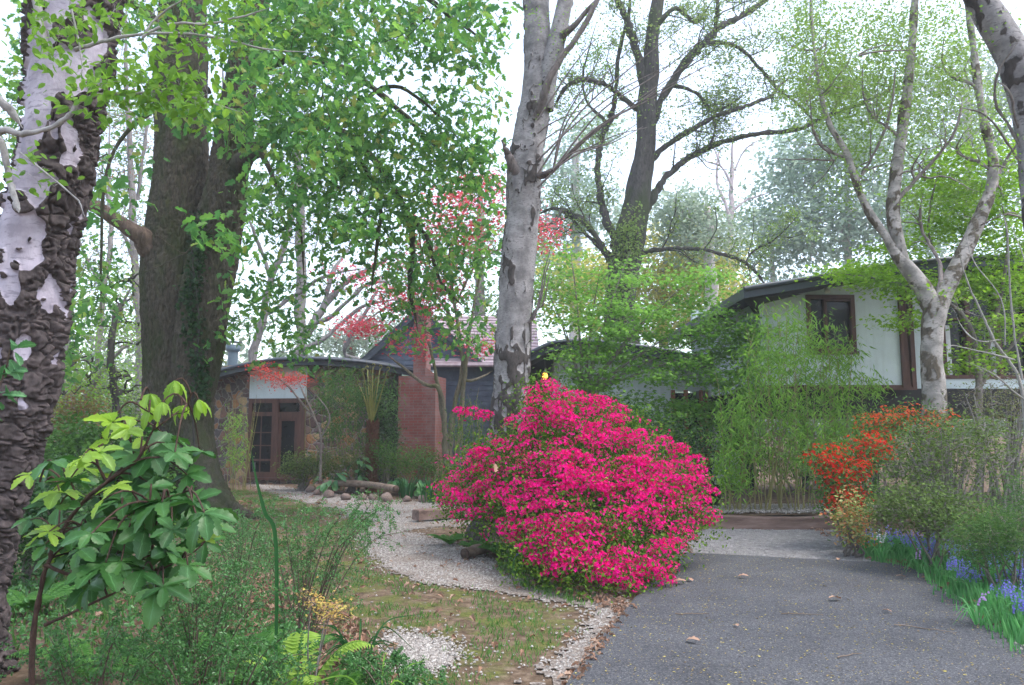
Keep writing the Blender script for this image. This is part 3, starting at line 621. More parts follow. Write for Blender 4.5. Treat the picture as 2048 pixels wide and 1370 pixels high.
e0, e1 = up_[0], up_[nb]; w.add([e0, e1, e1 - [0, 0, .2], e0 - [0, 0, .2]], [[0, 1, 2, 3]]); w.tube(TP + np.array([0, -.05, -.02]), .05, 8)
w.add([e0 - [0, 0, .2], e0 + [1.2, 0, -.1], [P[0][0], DH, P[0][2] - .1], [P[0][0] - .02, DH, P[0][2] - .45]], [[0, 1, 2, 3]], 1)
obj('roof', w, [roof_m, soffit_m], RH, True)
w = MB(); q0 = W(1652, 572, DH - .12); w.box(q0[0] - .06, q0[0] + .06, DH - .16, DH - .01, q0[2] - .05, q0[2] + .06); w.tube([q0 + [0, -.02, -.05], q0 + [0, -.06, -.13]], [.05, .06], 10, cap=True); obj('spotlight', w, curtain_m, RH)
# ================================================================== GARDEN EDGING AND SMALL THINGS
sleeper_m = mottled('weathered sleeper', [(.3, (.08, .05, .04)), (.5, (.17, .115, .095)), (.7, (.27, .19, .16))], 9, .9, .6, .02, (.15, 1, 1))
log_m = mottled('old log', [(.3, (.08, .06, .045)), (.5, (.19, .14, .105)), (.72, (.3, .24, .19))], 12, .9, .7, .02, (.2, 1, 1)); endg = mottled('log end grain', [(.3, (.03, .02, .015)), (.7, (.12, .08, .06))], 14, .9, .3)
def timber(name, label, A, B, h, d, z0, group=None):
    t = thing(name, label, 'sleeper', (A[0], A[1], 0), group); w = MB(); A = np.array(A); B = np.array(B); n_ = 14; dv = norm(B - A); nv = np.array([-dv[1], dv[0]])
    prof = np.array([[0, 0], [0, .92], [.08, 1], [.92, 1], [1, .92], [1, 0]]) * [d, h]; V = []
    for k_ in range(n_):
        c_ = A + (B - A) * k_ / (n_ - 1)
        for a_, z_ in prof: V.append([*(c_ + nv * a_ + rng.normal(size=2) * .005), z0 + z_ + rng.normal() * .005 + .01 * math.sin(k_ * .7)])
    F = [[k_ * 6 + i_, k_ * 6 + (i_ + 1) % 6, (k_ + 1) * 6 + (i_ + 1) % 6, (k_ + 1) * 6 + i_] for k_ in range(n_ - 1) for i_ in range(6)]
    w.add(V, F); w.F.append((np.array([[5, 4, 3, 2, 1, 0]]), 0)); e = (n_ - 1) * 6; w.F.append((np.array([[e, e + 1, e + 2, e + 3, e + 4, e + 5]]), 0)); obj('beam', w, sleeper_m, t); return t
timber('sleeper', 'long weathered timber sleeper edging the bamboo bed at the end of the driveway', (2.7, 13.03), (5.75, 12.84), .22, .16, -.02)
def log(label, P, r, cat='log', stones=0):
    P = np.array(P, float); t = thing('log', label, cat, tuple(P[0] * [1, 1, 0])); w = MB(); S = spline(P, 8); k = 14; w.tube(S + rng.normal(size=S.shape) * .004, r * (1 + .05 * rng.normal(size=len(S))), k); obj('wood', w, log_m, t, True)
    w = MB()
    for e, s_ in ((S[0], S[0] - S[1]), (S[-1], S[-1] - S[-2])):
        dv = norm(s_); w.tube([e - dv * .01, e + dv * .012, e + dv * .014], [r * .97, r * .95, .001], k)
    pieces('end_grain', w, endg, t, True); return t
p1, p2 = G(640, 990), G(790, 1000); log('long old log lying on stones along the gravel path below the garden bed', [[p1[0], p1[1] + .5, .26], [(p1[0] + p2[0]) / 2, p1[1] + .25, .25], [p2[0], p2[1] + .1, .24]], .085)
def stonethings(spots, label, group):
    mm = mottled('edging stone', [(.3, (.1, .07, .06)), (.55, (.2, .15, .13)), (.75, (.32, .24, .19))], 7, .9, .6, .02); proto = None
    for x_, y_, r_ in spots:
        if proto is None:
            u_ = np.linspace(0, math.pi, 9); P = np.array([[0, 0, -math.cos(a_)] for a_ in u_]); w = MB(); w.tube(P, np.maximum(np.sin(u_), .02), 14); V = w.V[0]; V += norm(V) * (noise(V * 1.0 + 5, 1.7, 3, 3)[:, None] - .5) * .7; w.V[0] = V * [1, .8, .7]
            proto = obj('edging_stone', w, mm, None, True); o_ = proto
        else: o_ = proto.copy(); sc.collection.objects.link(o_)
        o_.location = (x_, y_, r_ * .4); o_.scale = (r_, r_, r_); o_.rotation_euler = (rng.uniform(0, .4), rng.uniform(0, .4), rng.uniform(0, 6)); tag(o_, label, 'stone', group)
spots = []
for px_, py_, r_ in ((655, 995, .16), (690, 1000, .13), (722, 1000, .13), (745, 1000, .12), (772, 1003, .17), (812, 1003, .11), (845, 1004, .13), (620, 985, .14), (600, 978, .12), (632, 990, .12)):
    q_ = G(px_, py_); spots.append((q_[0], q_[1] + .1, r_))
stonethings(spots, 'rough brown edging stone under the old log beside the gravel path', 'edging stones along the gravel path')
a_ = G(838, 1045); b_ = G(935, 1040)
t = timber('old_sleeper', 'short dark rotting timber end lying beside the gravel path near the birch', (a_[0], a_[1] + .02), (b_[0] + .3, b_[1] + .5), .17, .24, .03)
t['category'] = 'timber'
q_ = G(930, 1118); log('small mossy log end half hidden by ferns beside the gravel path', [[q_[0], q_[1], .06], [q_[0] + .3, q_[1] + .35, .1], [q_[0] + .7, q_[1] + .5, .1]], .07)
w = MB(); q_ = np.array([X(1415, 14.6), 14.6, .18]); w.tube([q_, q_ + [0, 0, .02], q_ + [0, 0, .3], q_ + [0, 0, .34], q_ + [0, 0, .34], q_ + [0, 0, .26]], [.02, .17, .22, .24, .21, .2], 20); w.tube([q_ + [0, 0, .28], q_ + [0, 0, .281]], [.2, .001], 20)
tag(obj('plant_pot', w, flat('black plastic', (.015, .015, .017), .4), None, True, tuple(q_)), 'black plastic plant pot behind the right edge of the pink azalea', 'pot')
w = MB(); w.tube([W(1425, 975, 14.2), W(1450, 880, 14.2), W(1475, 775, 14.2)], .011, 6); tag(obj('stake', w, flat('black stake', (.015, .015, .015), .5), None, True, tuple(G(1425, 975))), 'thin black stake leaning beside the bamboo behind the azalea', 'stake')
# fallen leaves one can count on the drive
lm = leafmat('dry leaf', [(.42, .27, .2), (.34, .2, .13), (.5, .4, .32)], .1); proto = None
for px_, py_, s_, lab in ((1475, 1160, .12, 'curled'), (1682, 1206, .13, 'x'), (1812, 1161, .1, 'x'), (1345, 1172, .14, 'x'), (1385, 1169, .1, 'x'), (1785, 1232, .08, 'x'), (1676, 1126, .09, 'x'), (1372, 1290, .11, 'x'), (1470, 1258, .07, 'x')):
    V, F = T_OAK; V = V.copy(); V[:, 2] = .25 * np.abs(V[:, 0]) + .12 * np.sin(V[:, 1] * 3); w = MB(); w.add(V * s_, F); q_ = G(px_, py_)
    o_ = obj('fallen_leaf', w, lm, None); o_.location = (q_[0], q_[1], .026 + s_ * .1); o_.rotation_euler = (.1, .12, rng.uniform(0, 6.28)); tag(o_, 'dry pale brown fallen leaf lying on the dark driveway', 'leaf', 'fallen leaves on the driveway')

for k_, (px_, py_, L_, an) in enumerate(((1385, 1235, .3, .1), (1605, 1236, .35, -.2), (1850, 1265, .45, -.6), (1700, 1320, .25, .5))):
    q_ = G(px_, py_); s_ = np.linspace(-.5, .5, 7); w = MB(); w.tube(np.column_stack([s_ * L_ * math.cos(an), s_ * L_ * math.sin(an) + rng.normal(size=7) * .008, np.full(7, .03) + rng.random(7) * .006]) + [q_[0], q_[1], 0], np.linspace(.005, .002, 7), 5)
    tag(obj('fallen_twig', w, log_m, None, True, (q_[0], q_[1], 0)), 'thin dry twig lying on the dark driveway', 'twig', 'twigs on the driveway')
# ================================================================== TREES
oakbark = barkmat('grey brown oak bark', (.022, .019, .014), (.105, .088, .066), 26, .28, (.04, .055, .016), 1.0)
darkbark = barkmat('dark bark', (.02, .018, .017), (.085, .076, .07), 16, .3, (.04, .055, .02))
greybark = barkmat('grey bark', (.1, .09, .085), (.27, .25, .235), 12, .3)
palebark = barkmat('pale gum bark', (.3, .25, .24), (.62, .57, .55), 4, .25, None, .2)
twigbark = barkmat('grey twig', (.09, .075, .065), (.24, .21, .19), 20, .5)
rootbrown = barkmat('broken limb', (.05, .034, .026), (.16, .115, .09), 12, .3)
white_birch = birchmat('white birch bark', (.5, .44, .5), (.3, .26, .3), (.06, .046, .044), .5, 40)
mid_birch = birchmat('silver birch bark', (.3, .28, .275), (.13, .12, .118), (.05, .042, .038), .5, 60)
# ---- near birch with rugged plated bark, left edge
t = Tree('birch_tree', 'big leaning birch with peeling white skin and rugged black bark plates', 'tree', (-3.6, 5.0, 0))
def disp_fg(V, r, A):
    h = V[..., 2]; q = V * np.array([1, 1, .8])
    n1 = noise(q, 2.6, 51, 2); lowm = .46 + .13 * sstep(3.4, 1.0, h)
    a0 = np.interp(h, [2.0, 2.6, 3.1, 3.7, 4.4, 6], [3.0, 2.6, 2.1, 1.75, 1.35, 1.1]); w0 = np.interp(h, [1.9, 2.3, 3.0, 3.6, 4.4, 6], [-.5, .45, .75, .95, 1.15, 1.6])
    dA = np.abs((A - a0 + math.pi) % (2 * math.pi) - math.pi)
    n2 = noise(q * [1, 1, .9], 12, 53, 2); n3 = noise(q * [1, 1, 1.5], 34, 54, 2)
    pale = sstep(-.1, .1, (w0 - dA) / .9 + (noise(V * [1, 1, .55], 5.2, 59, 3) - .5) * 5.0 + (n2 - .5) * 2.8 - .55)
    pale = np.maximum(pale, sstep(.66, .7, noise(V * [1, 1, .7], 9, 56, 3)) * sstep(1.2, 2.2, h)); rough = 1 - pale
    wq = q + .07 * (np.stack([noise(V, 9, 41 + e, 2) for e in range(3)], -1) - .5)
    n4 = np.abs(noise(wq * [1, 1, .8], 10, 57, 3) - .5) * 2; n5 = np.abs(noise(wq * [.7, .7, 1.7], 14, 58, 3) - .5) * 2
    plate = np.minimum(sstep(.0, .12, n4), sstep(.0, .14, n5))
    d = rough * (.004 + .036 * plate + .022 * (n3 - .3) + .05 * (n2 - .5)) + .01 * n2 + .02 * np.sin(A * 2 + h * 1.5)
    return d, rough * (.62 + .38 * (1 - plate * .6))
FGB = [(200, -420, 72, 5.3), (182, -200, 80, 5.2), (152, 0, 80, 5.1), (128, 200, 72, 5.05), (110, 320, 64, 5.0), (70, 480, 63, 5.0), (48, 620, 64, 4.95), (24, 780, 60, 4.9), (-4, 920, 54, 4.9), (-40, 1060, 50, 4.9), (-64, 1220, 54, 4.9), (-80, 1370, 90, 4.9)]
t.trunkmesh(FGB, 5, 260, 70, disp_fg)
b0 = obj('trunk', t.trunk, white_birch, t.root, True); t.trunk = MB()
pale_br = barkmat('pale birch twig', (.2, .18, .17), (.46, .43, .42), 12, .6)
t.limb([(98, 130, 16, 4.85), (88, 80, 13, 4.8), (76, 30, 13, 4.8), (70, -60, 12, 4.8)], 4.8, 12, 6, 0)
t.limb([(-60, 275, 12), (10, 262, 11), (50, 270, 8), (100, 262, 7), (145, 235, 7), (165, 205, 6), (205, 190, 5), (260, 183, 4), (330, 178, 4), (400, 190, 3), (470, 210, 2)], 4.3, 7, 5, .1)
t.limb([(-30, 180, 14), (15, 215, 12), (35, 250, 8)], 4.5, 7, 5, .05); t.limb([(-20, 250, 12), (5, 300, 11), (15, 360, 10), (35, 410, 9), (48, 430, 6)], 4.4, 8, 5, .05)
t.limb([(40, 305, 3), (90, 345, 3), (150, 395, 2.5), (165, 410, 2), (180, 440, 1.5)], 4.3, 5, 5, .05)
t.limb([(285, 75, 4), (310, 60, 4), (360, 42, 4), (400, 38, 3.5), (470, 22, 3), (540, 10, 2.5)], 4.2, 6, 5, .1)
t.limb([(285, 75, 3), (300, 40, 3), (330, 15, 3), (380, 0, 2.5), (450, -20, 2)], 4.3, 6, 5, .1)
t.limb([(150, 100, 6), (220, 80, 5), (300, 66, 4), (380, 62, 3.5), (460, 72, 3), (530, 88, 2.5), (640, 100, 2)], 4.4, 6, 5, .1)
t.limb([(140, 0, 3), (150, 60, 3), (160, 120, 2.5), (168, 170, 2)], 4.3, 5, 5, .05)
C = np.vstack([t.patch(310, 150, 120, 50, 4.3, .3, 38), t.patch(180, 190, 150, 60, 4.3, .3, 30), t.patch(130, 60, 110, 70, 4.3, .3, 28), t.patch(380, 200, 60, 40, 4.3, .2, 18), t.patch(300, 10, 260, 45, 4.5, .4, 26), t.patch(70, 330, 80, 60, 4.2, .3, 8), t.patch(430, 70, 160, 40, 4.4, .3, 22)])
C = t.grow(C, .0015, .002, .05, 3); t.leaf(C, 6, (.07, .06, .045), .058, T_OVAL, hang=.5)
top = np.column_stack([rng.uniform(-7.5, 1.2, 420), rng.uniform(-1, 8.5, 420), rng.uniform(6.6, 9.5, 420)]); top = top[(top[:, 2] - 1.6) / np.maximum(top[:, 1], .1) > .72]  # unseen crown clumps above the view, added to shade trunk and left foreground
t.grow(top, .006, .004, .05, 3); t.leaf(top, 40, (.3, .3, .2), .075, T_OVAL, hang=.4)
fresh = leafmat('fresh birch leaf', [(.1, .2, .03), (.16, .3, .045), (.22, .38, .06), (.12, .24, .05)], .45, .4)
t.done(pale_br, fresh)
# ---- great double trunked oak
t = Tree('oak_tree', 'massive twin-stemmed old tree with ridged grey-brown bark and ivy in its cleft', 'tree', (-6.9, 16, 0))
def disp_oak(V, r, A):
    q = V * np.array([1, 1, .3]); n1 = noise(q, 9, 61, 3); n2 = noise(V, .9, 62, 2); h = V[..., 2]
    rid = np.abs(noise(V * [1, 1, .3], 18, 64, 3) - .5) * 2; r2_ = np.abs(noise(V * [1, 1, .5], 30, 65, 2) - .5) * 2
    return (n1 - .5) * .03 + (n2 - .5) * .16 + .03 * sstep(.0, .3, rid) + .014 * sstep(0, .3, r2_) + sstep(1.2, -.2, h) * .16 * np.abs(np.sin(A * 2.5 + .6)) ** 2, n1 * 0
OKR = .93
t.trunkmesh([(x, y, r * OKR) for x, y, r in [(375, -300, 44), (368, -100, 46), (366, 60, 48), (362, 200, 51), (362, 320, 54), (358, 420, 62), (352, 500, 66), (350, 620, 66), (350, 760, 62), (352, 880, 60), (352, 960, 72), (350, 1016, 98)]], 16, 240, 50, disp_oak)
t.trunkmesh([(550, -300, 20, 15.4), (525, -100, 24, 15.4), (512, 0, 26, 15.4), (490, 110, 28, 15.4), (474, 220, 32, 15.5), (462, 320, 36, 15.6), (448, 400, 40, 15.6), (428, 500, 44, 15.7), (410, 600, 44, 15.6), (396, 720, 42, 15.5), (382, 860, 40, 15.6), (390, 960, 46, 15.6), (404, 1020, 56, 15.7)], 15.6, 160, 44, disp_oak)
t.trunkmesh([(385, 850, 20, 15.4), (400, 930, 26, 15.2), (420, 985, 24, 15.0), (445, 1015, 15, 14.8), (475, 1036, 6, 14.7), (510, 1055, 3, 14.6)], 15.2, 30, 12, disp_oak)
t.limb([(345, 210, 22), (352, 70, 18, 15.8), (330, 0, 14), (310, -120, 12)], 16, 10, 6, .2)
t.limb([(470, 330, 30, 15.5), (500, 315, 24), (535, 285, 18), (575, 262, 16), (625, 245, 14), (680, 262, 13), (730, 300, 12), (770, 350, 12), (805, 410, 11), (820, 480, 9), (815, 560, 7), (830, 660, 5)], 15, 10, 6, .5)
t.limb([(500, 160, 16), (550, 130, 13), (610, 120, 12), (680, 135, 12), (720, 150, 10), (790, 200, 8), (850, 260, 6), (920, 330, 4)], 14.5, 10, 6, .6)
t.limb([(505, 60, 14), (580, 20, 11), (680, -20, 9), (800, -30, 8), (900, 20, 6), (980, 60, 4)], 13.5, 9, 6, .6)
t.limb([(625, 250, 8), (700, 215, 7), (780, 180, 6), (860, 230, 4), (950, 330, 3)], 14.2, 8, 6, .6); t.limb([(700, 280, 7), (760, 400, 6), (760, 500, 5), (740, 600, 3)], 14, 7, 6, .5)
t.limb([(805, 420, 6), (850, 470, 6), (880, 560, 5), (930, 620, 4)], 15, 7, 6, .4); t.limb([(520, 300, 8), (560, 380, 6), (600, 440, 5), (600, 560, 3)], 14.4, 7, 6, .4)
t.limb([(360, 80, 14), (280, 20, 12), (200, -20, 9), (120, 40, 6)], 14.5, 8, 6, .5); t.limb([(420, 180, 9), (300, 230, 7), (230, 330, 5), (210, 500, 4), (190, 640, 3)], 14, 7, 6, .4)
bl = MB(); Pb, rb = pxline([(300, 490, 30, 15.6), (282, 472, 20, 15.4), (250, 452, 15, 15.3), (215, 428, 14, 15.2), (185, 410, 13, 15.1), (168, 402, 9, 15.1)], 15.5, 6); bl.tube(Pb + rng.normal(size=Pb.shape) * .006, rb, 12)
obj('broken_limb', bl, rootbrown, t.root, True)
PT = [(700, 60, 200, 90, 13, 1.6, 260), (560, 60, 120, 90, 12.5, 1.5, 150), (640, 240, 170, 90, 13, 1.6, 250), (790, 330, 190, 110, 14, 1.6, 300), (650, 400, 170, 110, 14, 1.5, 220), (820, 500, 170, 110, 15, 1.5, 210), (920, 250, 90, 110, 14, 1.2, 100),
      (920, 60, 110, 90, 13, 1.2, 120), (960, 420, 60, 160, 14.5, 1, 90), (520, 220, 60, 90, 14, 1, 45), (600, 570, 100, 100, 15, 1.2, 60), (560, 680, 90, 70, 15.5, 1, 40), (930, 640, 70, 80, 15, 1, 55), (820, 650, 60, 60, 15, 1, 28), (500, 560, 60, 80, 13.5, 1, 26),
      (460, 640, 30, 80, 15, .6, 18), (340, 30, 150, 60, 12.5, 1.4, 60), (160, 70, 150, 100, 12, 1.5, 70), (250, 330, 40, 80, 13, 1, 14), (200, 560, 50, 160, 14, 1, 50), (130, 700, 60, 110, 13.5, 1, 40), (40, 180, 60, 160, 12, 1, 40), (640, -90, 420, 70, 13, 2, 160), (460, 110, 50, 60, 13, .6, 20)]
C = np.vstack([t.patch(*p[:6], int(p[6] * .53)) for p in PT]); C = t.grow(C, .005, .007, .02, 3, .16)
t.leaf(C, 9, (.2, .2, .15), .15, T_OAK, hang=.55, flat=.35)
near = np.vstack([t.patch(340, 215, 70, 30, 8, .5, 9), t.patch(480, 220, 50, 60, 8, .6, 12), t.patch(560, 170, 80, 60, 8.5, .6, 20), t.patch(930, 20, 60, 40, 8, .5, 9), t.patch(450, 470, 40, 40, 7.5, .4, 9), t.patch(200, 380, 20, 60, 7, .3, 4), t.patch(660, 170, 90, 60, 9, .6, 20), t.patch(150, 620, 25, 40, 8, .3, 4), t.patch(540, 400, 60, 50, 9, .5, 10), t.patch(620, 300, 80, 60, 9, .5, 14), t.patch(720, 440, 70, 60, 10, .5, 12), t.patch(750, 80, 90, 60, 9.5, .5, 14)])
near = t.grow(near, .003, .003, -.03, 3, .1); t.leaf(near, 7, (.12, .12, .09), .13, T_OAK, hang=.6, flat=.3)
oakleaf = leafmat('oak leaf', [(.055, .15, .045), (.08, .2, .055), (.15, .32, .065), (.06, .16, .06), (.22, .4, .08), (.07, .17, .055), (.13, .26, .065), (.07, .19, .06), (.18, .34, .07), (.24, .26, .07)], .48, .4)
t.done(oakbark, oakleaf)
# ivy in the cleft of the oak
iv = MB(); C = []
for k_ in range(240):
    py = 430 + 370 * rng.random(); px = 385 + 14 * math.sin(py / 60) + rng.normal() * 9 + (py > 620) * 14
    C.append(W(px, py, 15.02 + rng.normal() * .05 - .0 * (py > 600)))
C = np.array(C); n_ = len(C) * 5; pos = np.repeat(C, 5, 0) + rng.normal(size=(n_, 3)) * .06; dd = rnddir(n_); dd[:, 2] -= .6; nr = rnddir(n_, 0); nr[:, 1] -= 1.2
iv.leaves(pos, dd, nr, rng.uniform(.05, .1, n_), T_MAPLE)
ivo = thing('ivy', 'dark ivy creeping up the cleft of the massive twin-stemmed tree', 'ivy', tuple(W(390, 900, 15)))
obj('leaves', iv, leafmat('ivy leaf', [(.012, .03, .01), (.02, .055, .015), (.035, .08, .02)], .15, .3), ivo)
im = MB(); im.tube(spline([W(392, 930, 15.05), W(385, 800, 15.05), W(398, 650, 15.0), W(385, 520, 15.0), W(388, 430, 15.0)], 6), .02, 6); obj('stem', im, darkbark, ivo, True)
# ---- centre birch
t = Tree('birch_tree', 'tall silver birch with flaking pale bark rising behind the pink azalea', 'tree', (-.35, 11.6, 0))
def disp_mid(V, r, A):
    h = V[..., 2]; q = V * np.array([1, 1, .5]); low = sstep(4.2, 1.5, h); vlow = sstep(1.2, .5, h)
    n1 = noise(q, 3.0, 71, 3); n2 = noise(V * [1, 1, .6], 10, 72, 2); n3 = np.abs(noise(V * [1, 1, .45], 9, 73, 2) - .5) * 2
    mk = sstep(.5, .6, n1 * .55 + .45 * n2 - .12 + .095 * low + .5 * vlow + .35 * (n2 - .5) * low + .4 * (1 - sstep(.0, .14, n3)) * low + .12 * (1 - sstep(0, .05, n3)))
    knot = 0
    for kz, ka, s_ in ((5.75, 1.0, .2), (3.35, 4.6, .22), (2.55, 4.3, .18), (6.75, 4.8, .14), (4.4, 2.2, .18), (7.6, 4.6, .13)):
        dA = np.abs((A - ka + math.pi) % (2 * math.pi) - math.pi); knot = knot + np.exp(-((h - kz) / s_) ** 2 - (dA / .5) ** 2)
    return mk * .02 + low * .022 * (n2 - .4) + (n1 - .5) * .05 + knot * .05 + vlow * .05 * (n2 - .3), np.clip(mk * .8 + knot * .45, 0, 1)
CB = [(1085, -320, 22), (1076, -120, 25), (1073, 0, 27), (1077, 100, 31), (1073, 190, 34), (1058, 270, 35), (1049, 340, 38), (1047, 420, 35), (1040, 500, 36), (1030, 600, 36), (1024, 700, 37), (1021, 790, 37), (1008, 870, 34), (990, 950, 32), (980, 1030, 32), (976, 1078, 44)]
CB = [(x, y, r * .93) for x, y, r in CB]; t.trunkmesh(CB, 11.6, 150, 44, disp_mid); t.trunkmesh([(1092, 220, 16, 11.5), (1098, 150, 18, 11.45), (1112, 80, 17), (1124, 30, 17), (1140, -60, 16), (1170, -250, 14)], 11.4, 40, 20, disp_mid)
obj('trunk', t.trunk, mid_birch, t.root, True); t.trunk = MB()
br = MB(); P_, r_ = pxline([(1072, 235, 8, 11.3), (1084, 205, 9, 11.2), (1096, 165, 8), (1120, 120, 7), (1150, 80, 6), (1180, 30, 6), (1205, -30, 5), (1240, -110, 4)], 11.1, 7); br.tube(P_ + rng.normal(size=P_.shape) * .005, r_, 10)
P_, r_ = pxline([(1125, 70, 9, 11.3), (1150, 50, 6), (1175, 20, 5), (1215, -20, 3)], 11.2, 6); br.tube(P_, r_, 8)
P_, r_ = pxline([(1046, 362, 12, 11.5), (1030, 338, 12, 11.4), (1018, 314, 9, 11.35), (1011, 295, 5, 11.3), (1006, 280, 1, 11.3)], 11.3, 5); br.tube(P_ + rng.normal(size=P_.shape) * .012, r_, 9)
P_, r_ = pxline([(1078, 352, 9, 11.4), (1095, 348, 7, 11.3), (1108, 338, 4, 11.2)], 11.3, 5); br.tube(P_ + rng.normal(size=P_.shape) * .01, r_, 8)
for a_ in range(16):
    x2, y2 = 1130 + 330 * rng.random(), 30 + 240 * rng.random(); s0 = (1106, 340) if a_ % 3 else (1075, 240 + a_ * 9)
    P_, r_ = pxline([(s0[0], s0[1], 2.2), (s0[0] + .3 * (x2 - s0[0]) + rng.normal() * 8, s0[1] + .42 * (y2 - s0[1]) + 4, 1.7), (s0[0] + .65 * (x2 - s0[0]), s0[1] + .72 * (y2 - s0[1]) + rng.normal() * 8, 1.2), (x2, y2, .7)], 11.2 - rng.random() * 1.5, 5); br.tube(P_, r_, 4)
for a_, b_, c_ in ((1060, 640, 640), (1058, 640, 610), (1060, 630, 590)): P_, r_ = pxline([(1058, 648, 4), (1075, 615, 2.5), (1085, c_ - 30, 1.6), (1100, c_ - 90, .8)], 11.4, 5); br.tube(P_ + rng.normal(size=P_.shape) * .006, r_, 4)
obj('branches', br, barkmat('birch limb', (.05, .04, .037), (.2, .17, .16), 10, .4), t.root, True)
t.S = np.vstack([P_, t.S[::6]]); C = np.vstack([t.patch(1180, 220, 110, 140, 10.8, .8, 60), t.patch(1130, 60, 90, 80, 10.8, .8, 40), t.patch(1130, 640, 60, 90, 11.5, .5, 26)])
t.S = t.S[t.S[:, 2] > 2.6]; C = t.grow(C, .0015, .0015, .02, 3); t.leaf(C, 7, (.14, .12, .12), .035, T_DIA, hang=.3)
t.done(twigbark, fresh, ('trunk', 'twigs', 'crown'))
# ---- tall dark spreading tree behind the low roofs
t = Tree('spreading_tree', 'tall dark spreading tree just coming into leaf behind the low roof', 'tree', (3.9, 26, 0))
t.trunkmesh([(x, y, r * .86) for x, y, r in [(1262, 900, 42), (1250, 720, 38), (1240, 620, 36), (1246, 545, 36), (1258, 480, 36), (1272, 420, 32), (1284, 350, 26), (1292, 290, 24), (1294, 220, 24), (1300, 150, 22), (1302, 80, 18), (1314, 0, 15), (1322, -120, 12), (1330, -260, 7)]], 26, 60, 16, lambda V, r, A: ((noise(V * [1, 1, .3], 3, 81, 3) - .5) * .22, V[..., 0] * 0))
L_ = [[(1240, 520, 22), (1225, 470, 14), (1208, 420, 11), (1200, 370, 10), (1199, 310, 9), (1212, 255, 9), (1228, 215, 9), (1236, 170, 7), (1240, 100, 6), (1256, 30, 5), (1262, -60, 4)],
      [(1296, 190, 15), (1272, 110, 13), (1250, 60, 11), (1232, 20, 10), (1216, -60, 8), (1200, -180, 5)],
      [(1268, 450, 18), (1300, 405, 13), (1330, 358, 11), (1368, 318, 10), (1410, 292, 9), (1460, 270, 8), (1520, 258, 7), (1600, 255, 7), (1640, 240, 6), (1700, 226, 5), (1768, 200, 3)],
      [(1290, 330, 14), (1330, 295, 9), (1370, 272, 8), (1420, 248, 7), (1480, 228, 6), (1530, 205, 5), (1560, 170, 4), (1600, 130, 3)],
      [(1296, 260, 16), (1340, 170, 12), (1375, 125, 11), (1410, 85, 11), (1450, 40, 10), (1500, 5, 9), (1570, -50, 7), (1660, -130, 4)],
      [(1345, 160, 8), (1385, 105, 7), (1425, 90, 6), (1480, 95, 6), (1530, 125, 5), (1570, 150, 5), (1620, 180, 4), (1660, 230, 3)],
      [(1288, 225, 10), (1250, 200, 8), (1215, 185, 7), (1165, 180, 7), (1130, 190, 6), (1105, 215, 4)],
      [(1265, 515, 8), (1300, 503, 7), (1350, 502, 6), (1400, 508, 6), (1450, 520, 5), (1490, 530, 5), (1530, 552, 4), (1570, 590, 2)],
      [(1490, 530, 3), (1510, 500, 3), (1540, 485, 2), (1560, 460, 2)],
      [(1232, 530, 13), (1200, 495, 10), (1170, 450, 9), (1145, 425, 8), (1110, 400, 5), (1070, 410, 4)], [(1205, 500, 6), (1160, 450, 5), (1130, 420, 5), (1100, 460, 4), (1060, 480, 3)],
      [(1420, 290, 4), (1435, 240, 3), (1450, 180, 3)], [(1660, 235, 4), (1680, 190, 4), (1662, 150, 3), (1650, 120, 2)], [(1700, 228, 4), (1690, 190, 3), (1720, 150, 2)], [(1340, 170, 6), (1400, 185, 5), (1440, 200, 5), (1500, 180, 4)], [(1430, 60, 7), (1428, 20, 6), (1440, -60, 5)],
      [(1306, 60, 9), (1350, 20, 6), (1400, 20, 5), (1440, -30, 4)], [(1216, 250, 6), (1180, 200, 4), (1170, 130, 3), (1190, 60, 2)]]
for P_ in L_: Pq, rq = t.limb(P_, 26, 8, 7, 1.4); t.ramify(Pq, rq, 9, 2.0, 3)
C = np.vstack([t.patch(*p) for p in ((1400, 60, 190, 90, 26, 2.5, 150), (1500, 180, 170, 90, 26, 2.5, 150), (1380, 250, 130, 90, 26, 2, 80), (1250, 120, 120, 130, 26, 2, 80), (1650, 160, 100, 90, 26, 2, 80), (1200, 330, 60, 120, 26, 1.5, 40), (1480, 500, 110, 50, 26, 1.5, 30), (1150, 430, 70, 60, 26, 1.5, 25), (1600, 30, 130, 80, 26, 2, 70), (1130, 180, 50, 50, 26, 1.5, 25))])
C = t.grow(C, .01, .008, .03, 3, .22); tw = t.S[rng.integers(len(t.S), size=2600)]; tw = tw[(tw[:, 2] > 6.5)]; t.leaf(tw, 7, (.14, .14, .12), .1, T_DIA, hang=.1); t.leaf(C, 6, (.3, .3, .25), .1, T_DIA, hang=.1)
C2 = np.vstack([t.patch(1245, 560, 36, 110, 25.3, .3, 40), t.patch(1258, 470, 30, 50, 25.2, .3, 14)]); t.leaf(C2, 30, (.2, .15, .22), .11, T_OVAL)
t.done(darkbark, leafmat('opening leaf', [(.14, .22, .05), (.2, .3, .08), (.1, .17, .05), (.24, .3, .1)], .4))
